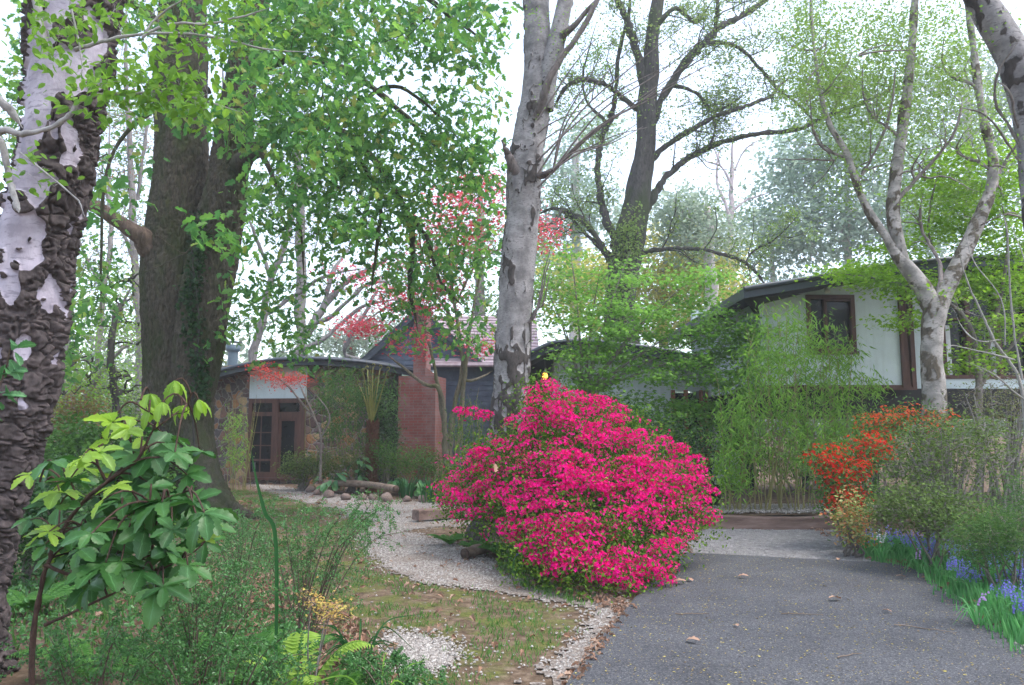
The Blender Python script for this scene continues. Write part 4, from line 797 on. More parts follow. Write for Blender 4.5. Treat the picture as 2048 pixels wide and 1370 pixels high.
# ---- forked birch at the right
t = Tree('birch_tree', 'birch with lichen-blotched trunk forking into three stems before the upper house', 'tree', (6.55, 12, 0))
rb_ = birchmat('lichened birch bark', (.36, .33, .3), (.17, .16, .14), (.085, .07, .05), .42, 45, .1)
def disp_r(V, r, A):
    n1 = noise(V * [1, 1, .7], 5, 91, 3); n2 = noise(V * [1, 1, .7], 17, 92, 3); return (n1 - .5) * .05, sstep(.4, .7, n1 * .5 + n2 * .5) * .75 + .12 * sstep(3.8, 2.5, V[..., 2])
t.trunkmesh([(1868, 592, 14), (1872, 610, 22), (1866, 660, 21), (1864, 720, 21), (1868, 780, 22), (1868, 860, 23), (1870, 960, 25), (1870, 1068, 32)], 12, 30, 20, disp_r)
for P_ in ([(1868, 620, 19), (1845, 575, 18), (1815, 535, 16), (1790, 505, 11), (1768, 468, 9), (1730, 410, 8), (1708, 350, 7), (1690, 300, 7), (1660, 250, 6), (1640, 180, 5), (1625, 60, 4), (1620, -60, 3)],
           [(1812, 535, 12), (1795, 480, 13), (1786, 420, 12), (1793, 340, 12), (1806, 250, 11), (1818, 150, 9), (1826, 60, 8), (1832, -60, 6), (1840, -200, 4)],
           [(1872, 620, 20), (1895, 570, 17), (1918, 525, 15), (1940, 480, 14), (1962, 430, 13), (1980, 380, 11), (1986, 320, 10), (1970, 250, 9), (1955, 170, 8), (1945, 80, 7), (1935, -20, 6), (1930, -160, 4)]):
    t.trunkmesh(P_, 12, 20, 12, disp_r)
obj('trunk', t.trunk, rb_, t.root, True); t.trunk = MB()
t.S = t.S[t.S[:, 2] > 4.0]
for P_ in ([(1872, 600, 8), (1884, 540, 6), (1880, 490, 5), (1862, 440, 5), (1845, 390, 4)], [(1795, 400, 6), (1840, 350, 5), (1880, 290, 4), (1905, 200, 3)], [(1715, 360, 5), (1740, 330, 4), (1765, 260, 4), (1760, 160, 3)], [(1985, 380, 6), (2020, 330, 5), (2045, 250, 4)], [(1700, 320, 5), (1650, 280, 4), (1600, 200, 3)], [(1955, 180, 5), (1920, 140, 4), (1890, 60, 3)], [(1980, 340, 5), (1940, 300, 4), (1905, 280, 3)], [(1800, 280, 5), (1760, 220, 4), (1720, 120, 3)]): Pq, rq = t.limb(P_, 12, 7, 6, .5); t.ramify(Pq, rq, 5, .8, 2)
for P_ in range(14): i_ = rng.integers(len(t.S) - 9); t.ramify(t.S[i_:i_ + 8], np.full(8, .03), 2, 1.0, 2)
PT = [(1700, 110, 150, 120, 12.5, 1.4, 190), (1640, 190, 90, 110, 12.5, 1.2, 100), (1850, 90, 130, 110, 12.5, 1.4, 150), (1780, 250, 130, 110, 12.5, 1.2, 110), (1930, 220, 110, 110, 12.5, 1.2, 100), (1680, 340, 70, 80, 12.5, 1, 30), (1870, 380, 100, 70, 12.5, 1, 30), (1600, 50, 60, 70, 12.5, 1, 40), (1780, -80, 260, 60, 12.5, 1.5, 110)]
C = np.vstack([t.patch(*p[:6], int(p[6] * 1.8)) for p in PT]); C = t.grow(C, .002, .003, -.02, 3, .15); t.leaf(C, 14, (.1, .1, .13), .055, T_DIA, hang=.35)
t.done(barkmat('grey birch twig', (.09, .07, .065), (.3, .26, .24), 12, .5), leafmat('tiny birch leaf', [(.17, .27, .06), (.24, .36, .09), (.13, .21, .06)], .45), ('trunk', 'branches', 'crown'))
# ---- leaning birch limb top right
t = Tree('birch_tree', 'thick leaning birch limb crossing the top right corner', 'tree', (4.6, 6.4, 0))
t.trunkmesh([(1880, -160, 20), (1940, -40, 24), (1985, 40, 30), (2025, 110, 33), (2052, 190, 33), (2068, 280, 33), (2085, 420, 34), (2105, 620, 36), (2125, 850, 38), (2140, 1220, 44)], 6.4, 40, 26, disp_r)
obj('trunk', t.trunk, mid_birch, t.root, True); t.trunk = MB()
for P_ in ([(2060, 330, 5), (2020, 240, 4), (1995, 200, 4), (1985, 150, 3), (2010, 100, 2)], [(2080, 300, 4), (2030, 250, 4), (2000, 200, 3), (1975, 160, 2)], [(2070, 200, 4), (2030, 120, 3), (2045, 60, 2)], [(2090, 380, 4), (2020, 300, 3.5), (1960, 250, 3), (1910, 220, 2)]): t.limb(P_, 6.4, 6, 6, .2)
C = np.vstack([t.patch(2000, 330, 60, 120, 6.4, .5, 24), t.patch(1960, 60, 80, 70, 6.6, .5, 26)]); C = t.grow(C, .002, .002, 0, 3); t.leaf(C, 9, (.1, .1, .1), .03, T_DIA)
t.done(twigbark, fresh, ('trunk', 'branches', 'crown'))

# ---- layered maples
def maple(name, label, base, stems, pads, D, leafm, size, tpl=T_STAR, per=34, bark=None, group=None, spread=(.26, .24, .045), stemk=6, mult=1, r0=.003):
    t = Tree(name, label, 'tree' if 'tree' in name else 'shrub', base, group)
    for P_ in stems: t.limb(P_, D, stemk, 6, .3)
    C = []
    for px, py, rx, ry, n_ in pads:
        C.append(t.patch(px, py, rx, ry, D + rng.uniform(-.6, .6), 1.0, int(n_ * mult)))
    C = np.vstack(C); t.grow(C, r0, .003, .06, 3, .1); t.leaf(C, per, spread, size, tpl, hang=.12, flat=1.4)
    t.done(bark or twigbark, leafm, ('stems', 'branches', 'crown')); return t
gm = leafmat('green maple leaf', [(.1, .22, .04), (.15, .3, .055), (.2, .37, .075), (.12, .24, .06)], .46)
bx = W(1170, 800, 16.5)
st_ = []
for x2, y2 in ((1090, 560), (1140, 500), (1200, 540), (1260, 500), (1330, 600), (1400, 640), (1120, 640), (1460, 690), (1500, 640), (1300, 700), (1220, 620), (1090, 700), (1380, 560)):
    st_.append([(1165, 960, 8), (1168 + .04 * (x2 - 1168), 800, 7), (1168 + .35 * (x2 - 1168), 790 + .4 * (y2 - 790), 3), (1168 + .7 * (x2 - 1168), 790 + .75 * (y2 - 790), 2), (x2, y2, 1)])
maple('maple_tree', 'wide green maple with layered sprays in front of the low rendered wing', (bx[0], 16.5, 0), st_,
      [(1150, 620, 80, 60, 40), (1250, 640, 110, 50, 50), (1370, 640, 110, 50, 60), (1450, 690, 100, 45, 60), (1340, 740, 120, 35, 50), (1480, 760, 80, 40, 42), (1180, 740, 70, 60, 40), (1300, 820, 110, 40, 50), (1420, 830, 90, 40, 45), (1240, 700, 90, 30, 30), (1120, 540, 60, 60, 22), (1250, 560, 80, 40, 20), (1400, 570, 90, 40, 26), (1520, 690, 50, 60, 30), (1200, 800, 50, 40, 30), (1130, 860, 50, 40, 16), (1330, 870, 80, 30, 25)], 16.2, gm, .085, T_MAPLE, 34, mult=.85)
lm2 = leafmat('lime maple leaf', [(.14, .27, .025), (.2, .36, .035), (.26, .42, .06), (.11, .21, .03)], .45)
bx = W(1960, 900, 13.6)
maple('maple_tree', 'lime green maple layering across the upper house behind the forked birch', (bx[0], 13.6, 0), [[(1960, 1000, 10), (1955, 800, 9), (1930, 650, 7), (1850, 590, 5), (1760, 560, 4), (1680, 540, 2)], [(1955, 780, 7), (1990, 640, 6), (2000, 520, 4), (1990, 400, 3)], [(1955, 780, 7), (2030, 680, 5), (2080, 600, 3)], [(1930, 650, 5), (1880, 520, 4), (1850, 440, 3), (1860, 340, 2)]],
      [(1730, 545, 80, 22, 40), (1790, 570, 60, 24, 28), (1800, 500, 60, 26, 20), (1890, 450, 70, 40, 40), (1960, 400, 70, 50, 44), (1900, 340, 50, 60, 32), (2010, 470, 60, 60, 50), (2010, 330, 50, 60, 30), (1950, 560, 90, 40, 50), (2010, 640, 60, 50, 30), (1810, 640, 40, 20, 12), (1860, 400, 50, 40, 22), (1950, 720, 60, 40, 22), (1850, 590, 60, 16, 14), (2040, 560, 40, 60, 30)], 13.4, lm2, .07, T_MAPLE, per=34)
redm = leafmat('red maple leaf', [(.42, .05, .07), (.55, .09, .12), (.36, .05, .07), (.6, .16, .18)], .45)
bx = W(900, 930, 19.5)
maple('maple_tree', 'slender many-stemmed maple with sparse rosy red leaves beside the brick chimney', (bx[0], 19.5, 0), [[(895, 940, 12), (890, 860, 9), (880, 780, 7), (850, 770, 5), (800, 730, 3), (760, 700, 2)], [(900, 940, 11), (905, 830, 9), (925, 740, 7), (915, 640, 5), (900, 520, 4), (930, 420, 3), (960, 370, 2)], [(912, 930, 9), (925, 800, 8), (935, 700, 6), (950, 600, 4), (980, 480, 3)], [(890, 860, 7), (870, 740, 5), (845, 650, 4), (800, 600, 3), (720, 650, 2)], [(925, 760, 5), (950, 760, 4), (985, 740, 3)], [(905, 640, 4), (860, 560, 3), (840, 440, 2), (900, 380, 2)], [(915, 600, 4), (960, 520, 3), (1060, 470, 2), (1110, 460, 1.5)]],
      [(960, 365, 40, 20, 16), (900, 420, 70, 50, 22), (860, 600, 70, 40, 24), (840, 560, 80, 60, 20), (720, 650, 50, 18, 20), (780, 600, 50, 30, 12), (1085, 470, 30, 40, 14), (960, 690, 40, 30, 8), (920, 520, 60, 60, 14), (700, 560, 60, 30, 8), (840, 690, 60, 30, 10), (940, 440, 60, 60, 22), (1000, 400, 30, 40, 10), (860, 480, 60, 50, 12)], 19.5, redm, .1, per=24, mult=1.4, bark=barkmat('mossy maple bark', (.07, .06, .045), (.2, .18, .13), 12, .4, (.08, .09, .03)), spread=(.26, .2, .1))
bx = W(655, 960, 20)
maple('maple_shrub', 'small maple arching brick-red leaf sprays across the stone wing', (bx[0], 20, 0), [[(640, 960, 4), (640, 860, 3), (600, 800, 3), (560, 760, 2.5), (500, 735, 1.5)], [(640, 860, 3), (615, 800, 3), (590, 755, 2)], [(640, 880, 3), (660, 830, 2), (610, 770, 1.5)]],
      [(520, 733, 22, 7, 10), (560, 755, 50, 10, 30), (600, 760, 36, 10, 18), (545, 745, 30, 7, 10), (560, 772, 40, 5, 7)], 19.6, leafmat('brick red maple leaf', [(.38, .05, .04), (.5, .09, .07), (.3, .03, .03)], .35), .06, per=18, spread=(.16, .16, .05))

# ================================================================== BACKGROUND TREES
def blobtree(name, label, px, top, wid, D, leafm, bark, nclump=60, per=120, size=.16, spread=.7, gap=.9, tr=12, group=None, cy=None, hh=None, tpl=T_DIA, lean=0, shapes=None):
    bx = W(px, 860, D)[0]; t = Tree(name, label, 'tree', (bx, D, 1.2 if D > 38 else 0), group)
    cy = cy or top + wid; gy = 845
    t.limb([(px, gy, tr), (px + lean * .3, (gy + cy) / 2, tr * .85), (px + lean, cy, tr * .6), (px + lean, top + 20, tr * .2)], D, 9, 6, .8, trunk=True)
    C = np.vstack([t.patch(a, b_, c_, d_, D, spread * 3, n_) for a, b_, c_, d_, n_ in ([(x1, x2, x3, x4, int(x5 * (1.35 if 'gum' in name else 1))) for x1, x2, x3, x4, x5 in shapes] if shapes else [(px + lean, cy, wid, hh or (cy - top), nclump)])])
    t.grow(C, .03, .01, .04, 3, .14); t.leaf(C, per, (spread, spread, spread * .6), size, tpl, hang=.2); t.done(bark, leafm); return t
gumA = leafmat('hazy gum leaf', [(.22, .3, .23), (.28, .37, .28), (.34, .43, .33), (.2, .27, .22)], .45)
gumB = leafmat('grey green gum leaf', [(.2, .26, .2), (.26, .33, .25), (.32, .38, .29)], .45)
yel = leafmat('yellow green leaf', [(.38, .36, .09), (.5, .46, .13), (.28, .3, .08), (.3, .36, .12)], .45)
GT = 'pale hazy gum trees beyond the houses'
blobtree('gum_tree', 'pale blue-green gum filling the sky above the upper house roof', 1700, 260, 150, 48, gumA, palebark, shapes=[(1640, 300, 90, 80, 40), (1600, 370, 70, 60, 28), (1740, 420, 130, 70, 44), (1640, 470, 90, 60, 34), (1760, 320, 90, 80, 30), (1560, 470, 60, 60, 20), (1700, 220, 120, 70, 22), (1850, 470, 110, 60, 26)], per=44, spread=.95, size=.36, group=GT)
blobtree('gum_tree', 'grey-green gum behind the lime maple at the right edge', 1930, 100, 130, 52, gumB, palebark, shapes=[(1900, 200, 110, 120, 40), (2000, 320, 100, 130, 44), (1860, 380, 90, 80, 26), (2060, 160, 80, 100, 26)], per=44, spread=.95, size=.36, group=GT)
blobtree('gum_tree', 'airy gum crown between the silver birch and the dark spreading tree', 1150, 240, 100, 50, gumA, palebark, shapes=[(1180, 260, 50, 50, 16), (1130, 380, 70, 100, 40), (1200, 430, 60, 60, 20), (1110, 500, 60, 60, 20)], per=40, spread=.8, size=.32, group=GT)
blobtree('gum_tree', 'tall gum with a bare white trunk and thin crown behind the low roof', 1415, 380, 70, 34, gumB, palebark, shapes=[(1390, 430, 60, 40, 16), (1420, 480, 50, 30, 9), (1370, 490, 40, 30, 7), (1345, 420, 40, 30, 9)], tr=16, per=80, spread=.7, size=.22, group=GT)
t = Tree('dead_tree', 'bare pinkish-grey dead gum standing against the white sky', 'tree', (W(1465, 860, 46)[0], 46, 1.2))
for P_ in ([(1465, 850, 15), (1465, 640, 13), (1463, 500, 10), (1466, 400, 8), (1470, 320, 5), (1470, 240, 3)], [(1464, 460, 7), (1450, 410, 5), (1436, 370, 4), (1440, 310, 3), (1455, 280, 2)], [(1466, 380, 4), (1440, 330, 3), (1405, 310, 2)], [(1468, 420, 4), (1500, 395, 3), (1550, 380, 2)], [(1470, 340, 3), (1490, 300, 2), (1530, 280, 1.5)], [(1465, 560, 5), (1430, 520, 4), (1400, 520, 3)], [(1440, 330, 3), (1430, 280, 2), (1460, 250, 1)]): t.limb(P_, 46, 8, 6, .8)
C = t.patch(1465, 330, 60, 90, 46, 1.5, 30); t.grow(C, .02, .008, .05, 3, .2)
t.done(barkmat('bleached dead wood', (.3, .24, .25), (.5, .43, .44), 5, .3, None, .3), gumA, ('trunk', 'branches', 'crown'))
blobtree('golden_tree', 'pale golden-green shrubby tree glowing behind the low roof', 1330, 480, 90, 38, yel, greybark, shapes=[(1330, 560, 110, 60, 50), (1200, 560, 70, 60, 26), (1420, 560, 70, 60, 24), (1130, 580, 50, 50, 14), (1340, 480, 60, 40, 12)], per=90, spread=.7, size=.24)
blobtree('golden_tree', 'second golden-green tree lower behind the maple', 1480, 540, 60, 36, yel, greybark, shapes=[(1470, 620, 80, 40, 24), (1250, 640, 90, 40, 24), (1380, 650, 70, 30, 14)], per=80, spread=.7, size=.22)
blobtree('gum_tree', 'thin hazy gum to the right of the bare dead trunk above the low roof', 1540, 400, 60, 50, gumA, palebark, shapes=[(1530, 480, 60, 60, 14), (1500, 430, 40, 30, 6), (1560, 560, 60, 50, 16)], per=40, spread=.9, size=.34, group=GT, tr=7)
# bare slanting trees behind the stone wing
bare = leafmat('sparse bud', [(.3, .2, .16), (.2, .24, .1), (.35, .24, .2)], .3)
def baretree(label, stems, D, cl, px, group, leafn=3, lm_=bare, size=.07):
    t = Tree('bare_tree', label, 'tree', (W(px, 860, D)[0], D, .3), group)
    for P_ in stems: t.limb(P_, D, 8, 6, .8)
    C = np.vstack([t.patch(*p) for p in cl]); C = t.grow(C, .012, .009, .04, 3, .2, 7)
    C2 = C + rng.normal(size=C.shape) * .5; t.grow(C2, .006, .006, .05, 3, .2, 5)
    if leafn: t.leaf(C2, leafn, (.5, .5, .4), size, T_DIA)
    t.done(greybark, lm_, ('trunk', 'branches', 'foliage'))
BG = 'bare leaning trees behind the stone wing'
baretree('pale leafless tree leaning right behind the left end of the curved roof', [[(490, 850, 13), (505, 720, 12), (525, 640, 11), (545, 570, 9), (575, 500, 8), (600, 420, 6), (640, 330, 4)], [(530, 630, 7), (590, 590, 6), (650, 560, 5), (740, 540, 3)], [(545, 570, 6), (520, 500, 5), (500, 420, 4)]], 34, [(600, 520, 90, 90, 34, 2, 90), (560, 400, 110, 110, 34, 2, 80)], 490, BG)
baretree('grey leafless tree with long right-sweeping limbs behind the curved roof', [[(580, 850, 13), (588, 720, 13), (615, 660, 12), (650, 600, 11), (690, 560, 8), (750, 530, 6), (810, 500, 4)], [(620, 650, 9), (670, 630, 7), (740, 570, 6), (800, 560, 4)], [(600, 700, 7), (640, 680, 6), (720, 610, 5), (800, 600, 3)], [(650, 600, 7), (670, 540, 6), (700, 470, 4)], [(720, 720, 6), (690, 700, 6), (740, 620, 5), (770, 560, 3)]], 32, [(720, 560, 110, 70, 32, 2, 130), (680, 450, 120, 90, 32, 2, 80), (760, 640, 60, 50, 32, 1.5, 40)], 580, BG)
BL = 'bare and budding trees crowding behind the massive oak'
baretree('straight grey trunk behind the left of the massive tree', [[(282, 850, 15), (285, 700, 14), (280, 560, 12), (275, 430, 10), (265, 280, 8), (250, 120, 5), (240, -60, 3)], [(280, 560, 7), (240, 450, 5), (215, 340, 4)], [(275, 400, 6), (300, 250, 4), (290, 120, 3)]], 30, [(240, 300, 90, 160, 30, 2, 130), (280, 560, 60, 120, 30, 2, 70), (280, 120, 90, 140, 30, 2, 80)], 282, BL, 8, leafmat('coppery bud', [(.34, .18, .14), (.28, .22, .1), (.3, .13, .11)], .3), .09)
baretree('leafless tree between the near birch and the massive tree', [[(190, 850, 9), (200, 720, 9), (215, 600, 8), (230, 480, 7), (215, 350, 5), (200, 200, 3)], [(215, 600, 5), (180, 520, 4), (170, 420, 3)], [(205, 700, 5), (250, 620, 4), (300, 560, 3)]], 26, [(220, 500, 80, 150, 26, 2, 130), (200, 680, 80, 90, 26, 2, 70)], 190, BL, 6)
baretree('thin twiggy tree showing between the two stems of the massive tree', [[(430, 850, 10), (440, 600, 9), (450, 420, 7), (440, 250, 5), (430, 60, 3)], [(450, 420, 5), (470, 300, 4), (480, 160, 3)]], 30, [(440, 300, 60, 180, 30, 2, 90), (560, 250, 120, 180, 31, 2, 90)], 430, BL, 5)
baretree('dark crooked tree low behind the near birch', [[(150, 880, 12), (140, 780, 11), (100, 700, 8), (90, 600, 5)], [(150, 860, 8), (190, 780, 7), (260, 700, 5), (300, 660, 3)], [(145, 820, 6), (200, 830, 5), (250, 850, 3)]], 20, [(150, 700, 90, 90, 20, 1.5, 110), (240, 730, 60, 60, 20, 1.5, 50)], 150, BL, 14, gm, .08)
blobtree('understorey_tree', 'green layered understorey tree left of the massive trunk', 235, 560, 60, 18, lm2, darkbark, shapes=[(250, 560, 50, 50, 10), (240, 660, 60, 40, 16), (230, 760, 70, 40, 20), (150, 740, 60, 50, 12), (80, 800, 60, 40, 10)], per=40, spread=.3, size=.06, tpl=T_STAR, tr=8)
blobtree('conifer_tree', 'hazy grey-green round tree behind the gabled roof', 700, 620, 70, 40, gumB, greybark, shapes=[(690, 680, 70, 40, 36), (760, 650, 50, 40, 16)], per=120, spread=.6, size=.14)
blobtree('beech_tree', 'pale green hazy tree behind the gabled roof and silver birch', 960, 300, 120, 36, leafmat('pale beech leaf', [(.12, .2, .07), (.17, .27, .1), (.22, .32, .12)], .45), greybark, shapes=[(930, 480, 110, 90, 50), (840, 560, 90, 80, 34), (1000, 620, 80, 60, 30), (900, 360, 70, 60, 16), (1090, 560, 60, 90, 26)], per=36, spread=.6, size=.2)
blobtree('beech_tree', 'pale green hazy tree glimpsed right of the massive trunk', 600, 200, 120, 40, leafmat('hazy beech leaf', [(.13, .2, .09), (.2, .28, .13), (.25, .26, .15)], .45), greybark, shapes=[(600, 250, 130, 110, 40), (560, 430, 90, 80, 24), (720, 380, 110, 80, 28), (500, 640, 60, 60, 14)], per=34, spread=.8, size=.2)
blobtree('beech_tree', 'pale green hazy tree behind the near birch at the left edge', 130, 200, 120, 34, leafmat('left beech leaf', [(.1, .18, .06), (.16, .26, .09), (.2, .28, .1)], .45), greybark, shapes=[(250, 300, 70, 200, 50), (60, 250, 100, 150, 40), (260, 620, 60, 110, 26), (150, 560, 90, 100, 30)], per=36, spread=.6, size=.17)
# far wood as a mass beyond everything
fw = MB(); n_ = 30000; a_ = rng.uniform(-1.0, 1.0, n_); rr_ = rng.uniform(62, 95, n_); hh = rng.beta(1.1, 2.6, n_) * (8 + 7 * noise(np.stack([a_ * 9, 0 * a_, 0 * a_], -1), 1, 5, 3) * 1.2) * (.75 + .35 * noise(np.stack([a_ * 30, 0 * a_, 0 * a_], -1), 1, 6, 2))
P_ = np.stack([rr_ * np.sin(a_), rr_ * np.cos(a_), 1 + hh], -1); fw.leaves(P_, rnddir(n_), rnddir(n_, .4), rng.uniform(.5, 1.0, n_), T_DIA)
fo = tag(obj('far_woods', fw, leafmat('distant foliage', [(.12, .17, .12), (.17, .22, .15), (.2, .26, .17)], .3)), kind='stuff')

# ================================================================== SHRUBS AND PLANTS
def shrub(name, label, px, py, D, blobs, leafm, size, tpl=T_DIA, per=20, spread=.12, nst=7, bark=None, group=None, hang=0, flat=.6, r0=.003, cat='shrub', base=None, stw=3, up=0, jit_=.14):
    b3 = np.array(base) if base is not None else G(px, py) if D is None else np.array([W(px, py, D)[0], D, 0]); D = b3[1]
    t = Tree(name, label, cat, tuple(b3), group)
    C = np.vstack([t.patch(a, b_, c_, d_, D + e_, f_, n_) for a, b_, c_, d_, e_, f_, n_ in blobs]); C[:, 2] = np.maximum(C[:, 2], .06)
    for k_ in range(nst):
        e = C[rng.integers(len(C))]; s_ = b3 + [rng.normal() * .08, rng.normal() * .08, 0]; mid = s_ + (e - s_) * .5 + [0, 0, .12 * np.linalg.norm(e - s_)]; q_ = s_ + (mid - s_) * .5 + rng.normal(size=3) * .04
        P = spline([s_, q_, mid, e], 5); t.br.tube(P, np.linspace(stw * D / FPX, r0, len(P)), 5); t.S = np.vstack([t.S, P])
    t.grow(C, r0, .003, .05, 3, jit_); t.leaf(C, per, np.broadcast_to(spread, (3,)), size, tpl, hang=hang, flat=flat)
    t.done(bark or twigbark, leafm, ('stems', 'stems', 'foliage')); return t
midg = leafmat('mid green leaf', [(.04, .1, .02), (.07, .16, .03), (.1, .2, .04), (.05, .12, .03)], .3)
darkg = leafmat('dark green leaf', [(.02, .055, .018), (.035, .085, .025), (.05, .11, .03)], .25, .3)
bamb = leafmat('bamboo leaf', [(.09, .2, .035), (.18, .34, .05), (.26, .44, .08), (.14, .27, .07)], .5)
bambd = leafmat('deep bamboo leaf', [(.04, .1, .03), (.07, .15, .04), (.11, .2, .05)], .35)
culm = flat('bamboo culm', (.22, .2, .07), .4)
# bamboo
def bamboo(label, cx, base_py, D, wid, tops, n_, pads, leafm, per=17, size=.14, group=None, z0=.19):
    bx = W(cx, base_py, D); t = thing('bamboo', label, 'bamboo', (bx[0], D, z0), group); w = MB(); Pall = []
    for k_ in range(n_):
        x0_ = cx + rng.normal() * wid * .3; x1_ = x0_ + rng.normal() * wid * .35; ty = rng.uniform(*tops); d0 = D + rng.normal() * .15
        a = W(x0_, base_py, d0); a[2] = z0; b_ = W(x1_, ty, d0 + rng.normal() * .2); P = spline([a, a + (b_ - a) * .4 + [rng.normal() * .02, 0, 0], a + (b_ - a) * .8 + [rng.normal() * .05, 0, 0], b_], 8)
        w.tube(P, np.linspace(.011, .003, len(P)), 6); Pall.append(P)
        for q_ in range(2, len(P) - 2, 3): w.tube([P[q_] - [0, 0, .008], P[q_], P[q_] + [0, 0, .008]], [.011, .014, .01], 6)
    obj('culms', w, culm, t, True); Pall = np.vstack(Pall); f = MB(); w2 = MB()
    C = []
    for a, b_, c_, d_, m_ in pads:
        v = rnddir(m_) * rng.uniform(.1, 1, (m_, 1)) ** .5; C += [W(a + x * c_, b_ + y * d_, D + z * wid / 90) for x, y, z in v]
    C = np.array(C); TT = []
    for c_ in C:
        q_ = Pall[np.argmin(((Pall - c_) ** 2).sum(1) + 1.5 * np.maximum(0, Pall[:, 2] - c_[2]))]; s_ = np.linspace(0, 1, 5)[:, None]; P = q_ + (c_ - q_) * s_; P[:, 2] += .1 * np.sin(s_[:, 0] * 3.14); TT.append(P)
    w2.tubes(np.array(TT), np.tile(np.linspace(.003, .001, 5), (len(TT), 1)), 3); obj('twigs', w2, culm, t)
    m_ = len(C) * per; pos = np.repeat(C, per, 0) + rng.normal(size=(m_, 3)) * [.12, .12, .12]; d = rnddir(m_); d[:, 2] = -np.abs(d[:, 2]) * .5 - .35; f.leaves(pos, d, rnddir(m_, .6), size * rng.uniform(.6, 1.3, m_), T_NARROW); obj('foliage', f, leafm, t)
BB = 'feathery bamboo clumps in the bed behind the sleeper'
bamboo('low bright bamboo clump nearest the azalea behind the sleeper', 1478, 1012, 13.7, 60, (800, 900), 12, [(1475, 900, 50, 70, 60), (1480, 830, 46, 60, 34), (1465, 960, 36, 30, 16)], bamb, group=BB)
bamboo('tall feathery bamboo clump in the middle of the sleeper bed', 1575, 1018, 13.9, 110, (600, 760), 26, [(1570, 760, 90, 110, 80), (1560, 640, 70, 60, 18), (1590, 880, 100, 90, 80), (1530, 740, 50, 80, 20), (1620, 680, 60, 60, 16)], bamb, group=BB)
bamboo('bamboo clump leaning right under the upper house window', 1665, 1012, 14.2, 80, (640, 780), 18, [(1680, 770, 60, 80, 50), (1690, 860, 60, 70, 50), (1650, 930, 60, 50, 30), (1735, 770, 40, 24, 10), (1690, 700, 40, 40, 10)], bamb, group=BB)
bamboo('tall bamboo leaning against the stone wall left of the window', 475, 955, 21, 50, (780, 830), 14, [(474, 840, 24, 34, 14), (476, 900, 26, 44, 22)], bamb, group=None, z0=0, size=.12)
bamboo('bushy dark bamboo screening the right of the stone wing', 690, 950, 21, 110, (720, 780), 18, [(690, 790, 74, 58, 110), (700, 860, 64, 44, 44), (765, 790, 40, 50, 22)], bambd, size=.15, z0=0)
bamboo('small bamboo tuft beside the blue weatherboard wall', 935, 960, 18, 40, (770, 850), 8, [(935, 850, 34, 60, 34)], bambd, size=.1, z0=0)
# pink azalea
az = thing('azalea', 'huge mound of hot pink azalea spilling onto the driveway', 'shrub', (1.15, 9.2, 0))
OUT = [(1060, 762), (1108, 764), (1120, 795), (1165, 788), (1228, 800), (1292, 850), (1345, 888), (1398, 925), (1420, 975), (1412, 1000), (1432, 1048), (1372, 1050), (1362, 1075), (1348, 1110), (1342, 1165), (1262, 1198), (1180, 1172), (1085, 1140), (1022, 1080), (985, 1020), (930, 1035), (885, 1005), (915, 945), (975, 875), (1030, 860), (1062, 800)]
def azD(x, y):
    return 7.5 + 2.2 * (np.maximum(0, 1200 - y) / 435) ** 1.25 + 1.0 * np.maximum(0, (x - 1200) / 230) ** 2 + 1.9 * np.maximum(0, (1130 - x) / 240) ** 1.3
lum = []
while len(lum) < 300:
    x, y = rng.uniform(880, 1440), rng.uniform(760, 1200); 
    if not inpoly(np.array([[x, y]]), OUT)[0]: continue
    if any((x - a) ** 2 + ((y - b_) * 1.6) ** 2 < 620 for a, b_, *_ in lum) and rng.random() < .85: continue
    lum.append((x, y, azD(x, y) + .14 + rng.uniform(-.05, .14)))
Cf = np.array([W(*q_) for q_ in lum]); Cf = Cf[Cf[:, 2] > .08]
back = Cf[rng.integers(len(Cf), size=110)] + np.column_stack([rng.normal(size=110) * .25, rng.uniform(.6, 1.7, 110), rng.normal(size=110) * .1 - .05]); back = back[(back[:, 2] > .15) & (back[:, 0] < 2.05)]
xtra = np.array([W(x, y, 11.1) for x, y in ((920, 820), (945, 822), (965, 835), (935, 832), (972, 828))])
Fl, Lf = MB(), MB()
def clump(C, nf, nl, r, fs, ls):
    n_ = len(C) * nf; v = norm(rng.normal(size=(n_, 3)) * [1, 1, 1] + [0, -.35, .55]); rad = r * rng.uniform(.75, 1.1, n_)
    sc_ = np.repeat(rng.uniform(.75, 1.2, (len(C), 1)), nf, 0)
    pos = np.repeat(C, nf, 0) + v * rad[:, None] * np.array([1, .9, .52]) * sc_; nrm_ = norm(v + rng.normal(size=v.shape) * .45); side = norm(np.cross(nrm_, rnddir(n_)))
    Fl.leaves(pos, side, nrm_, fs * rng.uniform(.8, 1.2, n_), T_FLOWER)
    n_ = len(C) * nl; v = rnddir(n_, .1); pos = np.repeat(C, nl, 0) + v * r * rng.uniform(.4, 1.02, (n_, 1)) * [1, .9, .6]; Lf.leaves(pos, norm(v + rnddir(n_) * .7), rnddir(n_, .7), rng.uniform(.024, .04, n_), T_OVAL)
sel = noise(Cf, 2.6, 77, 2) < .63; clump(Cf[sel], 62, 34, .15, .041, 1); clump(Cf[~sel], 12, 60, .13, .041, 1); clump(back, 26, 26, .19, .047, 1); clump(xtra, 34, 30, .13, .05, 1)
inner = Cf[rng.integers(len(Cf), size=1100)] + np.column_stack([rng.normal(size=1100) * .12, rng.uniform(.15, 1.1, 1100), rng.normal(size=1100) * .1 - .08]); inner = inner[inner[:, 2] > .1]
low = np.array([W(x, y, azD(x, y) + .12) for x, y in zip(rng.uniform(1010, 1330, 60), rng.uniform(1060, 1185, 60))]); low = low[low[:, 2] > .05]
